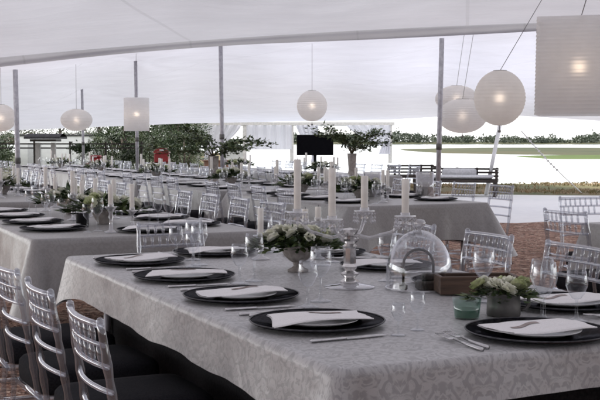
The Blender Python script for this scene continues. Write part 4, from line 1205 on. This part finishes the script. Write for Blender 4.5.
# ------------------------------------------------------------------ draped pavilion
D = 62.0
o = empty('draped_pavilion', (0, D, 0), 0, 'pale flat-topped pavilion with tied white drapes behind the tables', 'pavilion')
xl = atd(186, D)[0]; xr = atd(392, D)[0]
zb = zat(125.5, D)
mb = MB(); mb.box(((xl+xr)/2, 0, zb+.08), (xr-xl, 3.2, .17)); mb.build('roof_beam', M['beam'], o, smooth=False)
for px in (200, 246, 292, 388):
    mb = MB(); mb.box((atd(px, D)[0], -1.45, zb/2), (.2,.2,zb-.01)); mb.build('post', M['beam'], o, smooth=False)
def drape(px0, px1, tie, seedk, zlow=.02, gather=None):
    x0, x1 = atd(px0, D)[0], atd(px1, D)[0]
    mb = MB()
    def fn(a, b):
        z = zb - (zb-zlow)*b
        if gather is not None:
            q = min(1, b/.72); xg = x0+(x1-x0)*gather
            w = 1-.8*q**1.4 if b < .72 else .2+.25*(b-.72)
            x = xg + (x0+(x1-x0)*a - xg)*w
        else: x = x0+(x1-x0)*a
        return (x, -1.62+.05*math.sin(a*30+seedk)+.02*math.sin(a*83+2*math.sin(a*9)), z)
    mb.grid(90, 14, fn); mb.build('curtain', M['curtain'], o)
drape(203, 243, 0, 1, gather=.12); drape(248, 292, 0, 2, zlow=.75); drape(296, 318, 0, 5, gather=.9); drape(345, 388, 0, 3, zlow=.5, gather=1.0)
mb = MB(); 
x0, x1 = atd(222, D)[0], atd(246, D)[0]
mb.box(((x0+x1)/2, .8, .45), (x1-x0, .1, .9)); mb.build('white_panel', M['white_wall'], o, smooth=False)
x, y, _ = atd(216, 40)
o = empty('serving_counter', (x, y, 0), R(10), 'brown wooden counter in front of the tied drape', 'counter')
mb = MB(); mb.box((0,0,.25), (.85,.5,.5)); mb.build('front_panel', M['brownwood'], o, smooth=False)
mb = MB(); mb.box((0,0,.525), (1.0,.6,.05), bev=.01); mb.build('counter_top', M['brownwood'], o, smooth=False)

# ------------------------------------------------------------------ slatted lounge benches by the water
def lounge(px, d, w, label, rz, cushion=True):
    x, y, _ = atd(px, d)
    o = empty('lounge_bench', (x, y, 0), rz, label, 'bench', 'dark lounge benches')
    for sx in (-1, 1):
        for sy in (-1, 1):
            mb = MB(); mb.box((sx*(w/2-.06), sy*.32, .17), (.08,.08,.34)); mb.build('leg', M['darkwood'], o, smooth=False)
    mb = MB(); mb.box((0,0,.37), (w,.75,.07)); mb.build('seat_frame', M['darkwood'], o, smooth=False)
    mb = MB()
    for z in (.46,.54,.62): mb.box((0,.36,z), (w,.04,.045))
    for k in range(5): mb.box((-w/2+.04+k*(w-.08)/4,.395,.5), (.05,.03,.3))
    mb.build('backrest', M['darkwood'], o, smooth=False)
    for sx in (-1, 1):
        mb = MB(); mb.box((sx*(w/2-.03),-.02,.60), (.06,.72,.05)); mb.box((sx*(w/2-.03),-.34,.49), (.05,.05,.18)); mb.build('armrest', M['darkwood'], o, smooth=False)
    if cushion:
        c = empty('bench_cushion', (x, y, .408), rz, 'pale cushion lying on the %s' % label, 'cushion', 'bench cushions')
        mb = MB(); mb.box((0,-.02,.05), (w-.2,.60,.07), bev=.03); mb.build('pad', M['offwhite'], c, auto=50)
        c2 = MB(); c2.box((.05,.27,.14), (w*.42,.1,.17), bev=.04); c2.build('back_pad', M['offwhite'], c, auto=50)
lounge(456, 24.5, 1.85, 'dark slatted lounge bench beside the lake', R(-12))
lounge(414, 27.5, 1.2, 'smaller dark bench left of the lantern pole', R(8), False)

# ------------------------------------------------------------------ camera, light, world
cam = bpy.data.cameras.new('camera'); co = bpy.data.objects.new('camera', cam); col.objects.link(co)
cam.sensor_width = 36; cam.lens = F/600*36
cam.clip_start = .05; cam.clip_end = 6000
co.location = (0, 0, H); co.rotation_euler = (PI/2 - math.atan((200-HZ)/F), 0, 0)
sc.camera = co
EL, AZ = R(46), R(-72)      # sun height; compass angle measured from +Y towards +X
sun = bpy.data.lights.new('sun', 'SUN'); so = bpy.data.objects.new('sun', sun); col.objects.link(so)
sun.energy = 1.5; sun.angle = R(20); sun.color = (1,.97,.93)
dv = Vector((math.sin(AZ)*math.cos(EL), math.cos(AZ)*math.cos(EL), math.sin(EL)))
so.rotation_euler = dv.to_track_quat('Z', 'Y').to_euler()
so.location = (0,0,30)
w = bpy.data.worlds.new('World'); sc.world = w; w.use_nodes = True
nt = w.node_tree; nt.nodes.clear()
out = nt.nodes.new('ShaderNodeOutputWorld'); bg = nt.nodes.new('ShaderNodeBackground')
sky = nt.nodes.new('ShaderNodeTexSky'); sky.sky_type = 'NISHITA'; sky.sun_disc = False
sky.sun_elevation = EL; sky.sun_rotation = AZ; sky.air_density = 1.0; sky.dust_density = 1.2; sky.ozone_density = 1.0
hs = nt.nodes.new('ShaderNodeHueSaturation'); hs.inputs['Saturation'].default_value = .06
nt.links.new(sky.outputs[0], hs.inputs['Color']); nt.links.new(hs.outputs[0], bg.inputs[0])
bg.inputs[1].default_value = .15
nt.links.new(bg.outputs[0], out.inputs[0])
sc.view_settings.view_transform = 'Standard'; sc.view_settings.look = 'None'
sc.view_settings.exposure = 1.75; sc.view_settings.gamma = 1; sc.view_settings.use_curve_mapping = False
sc.cycles.use_denoising = True; sc.cycles.filter_width = 1.9
try: sc.cycles.denoiser = 'OPENIMAGEDENOISE'
except Exception: pass
sc.cycles.transparent_max_bounces = 24
sc.cycles.max_bounces = 10; sc.cycles.diffuse_bounces = 5; sc.cycles.glossy_bounces = 4; sc.cycles.transmission_bounces = 6
sc.cycles.caustics_reflective = False; sc.cycles.caustics_refractive = False
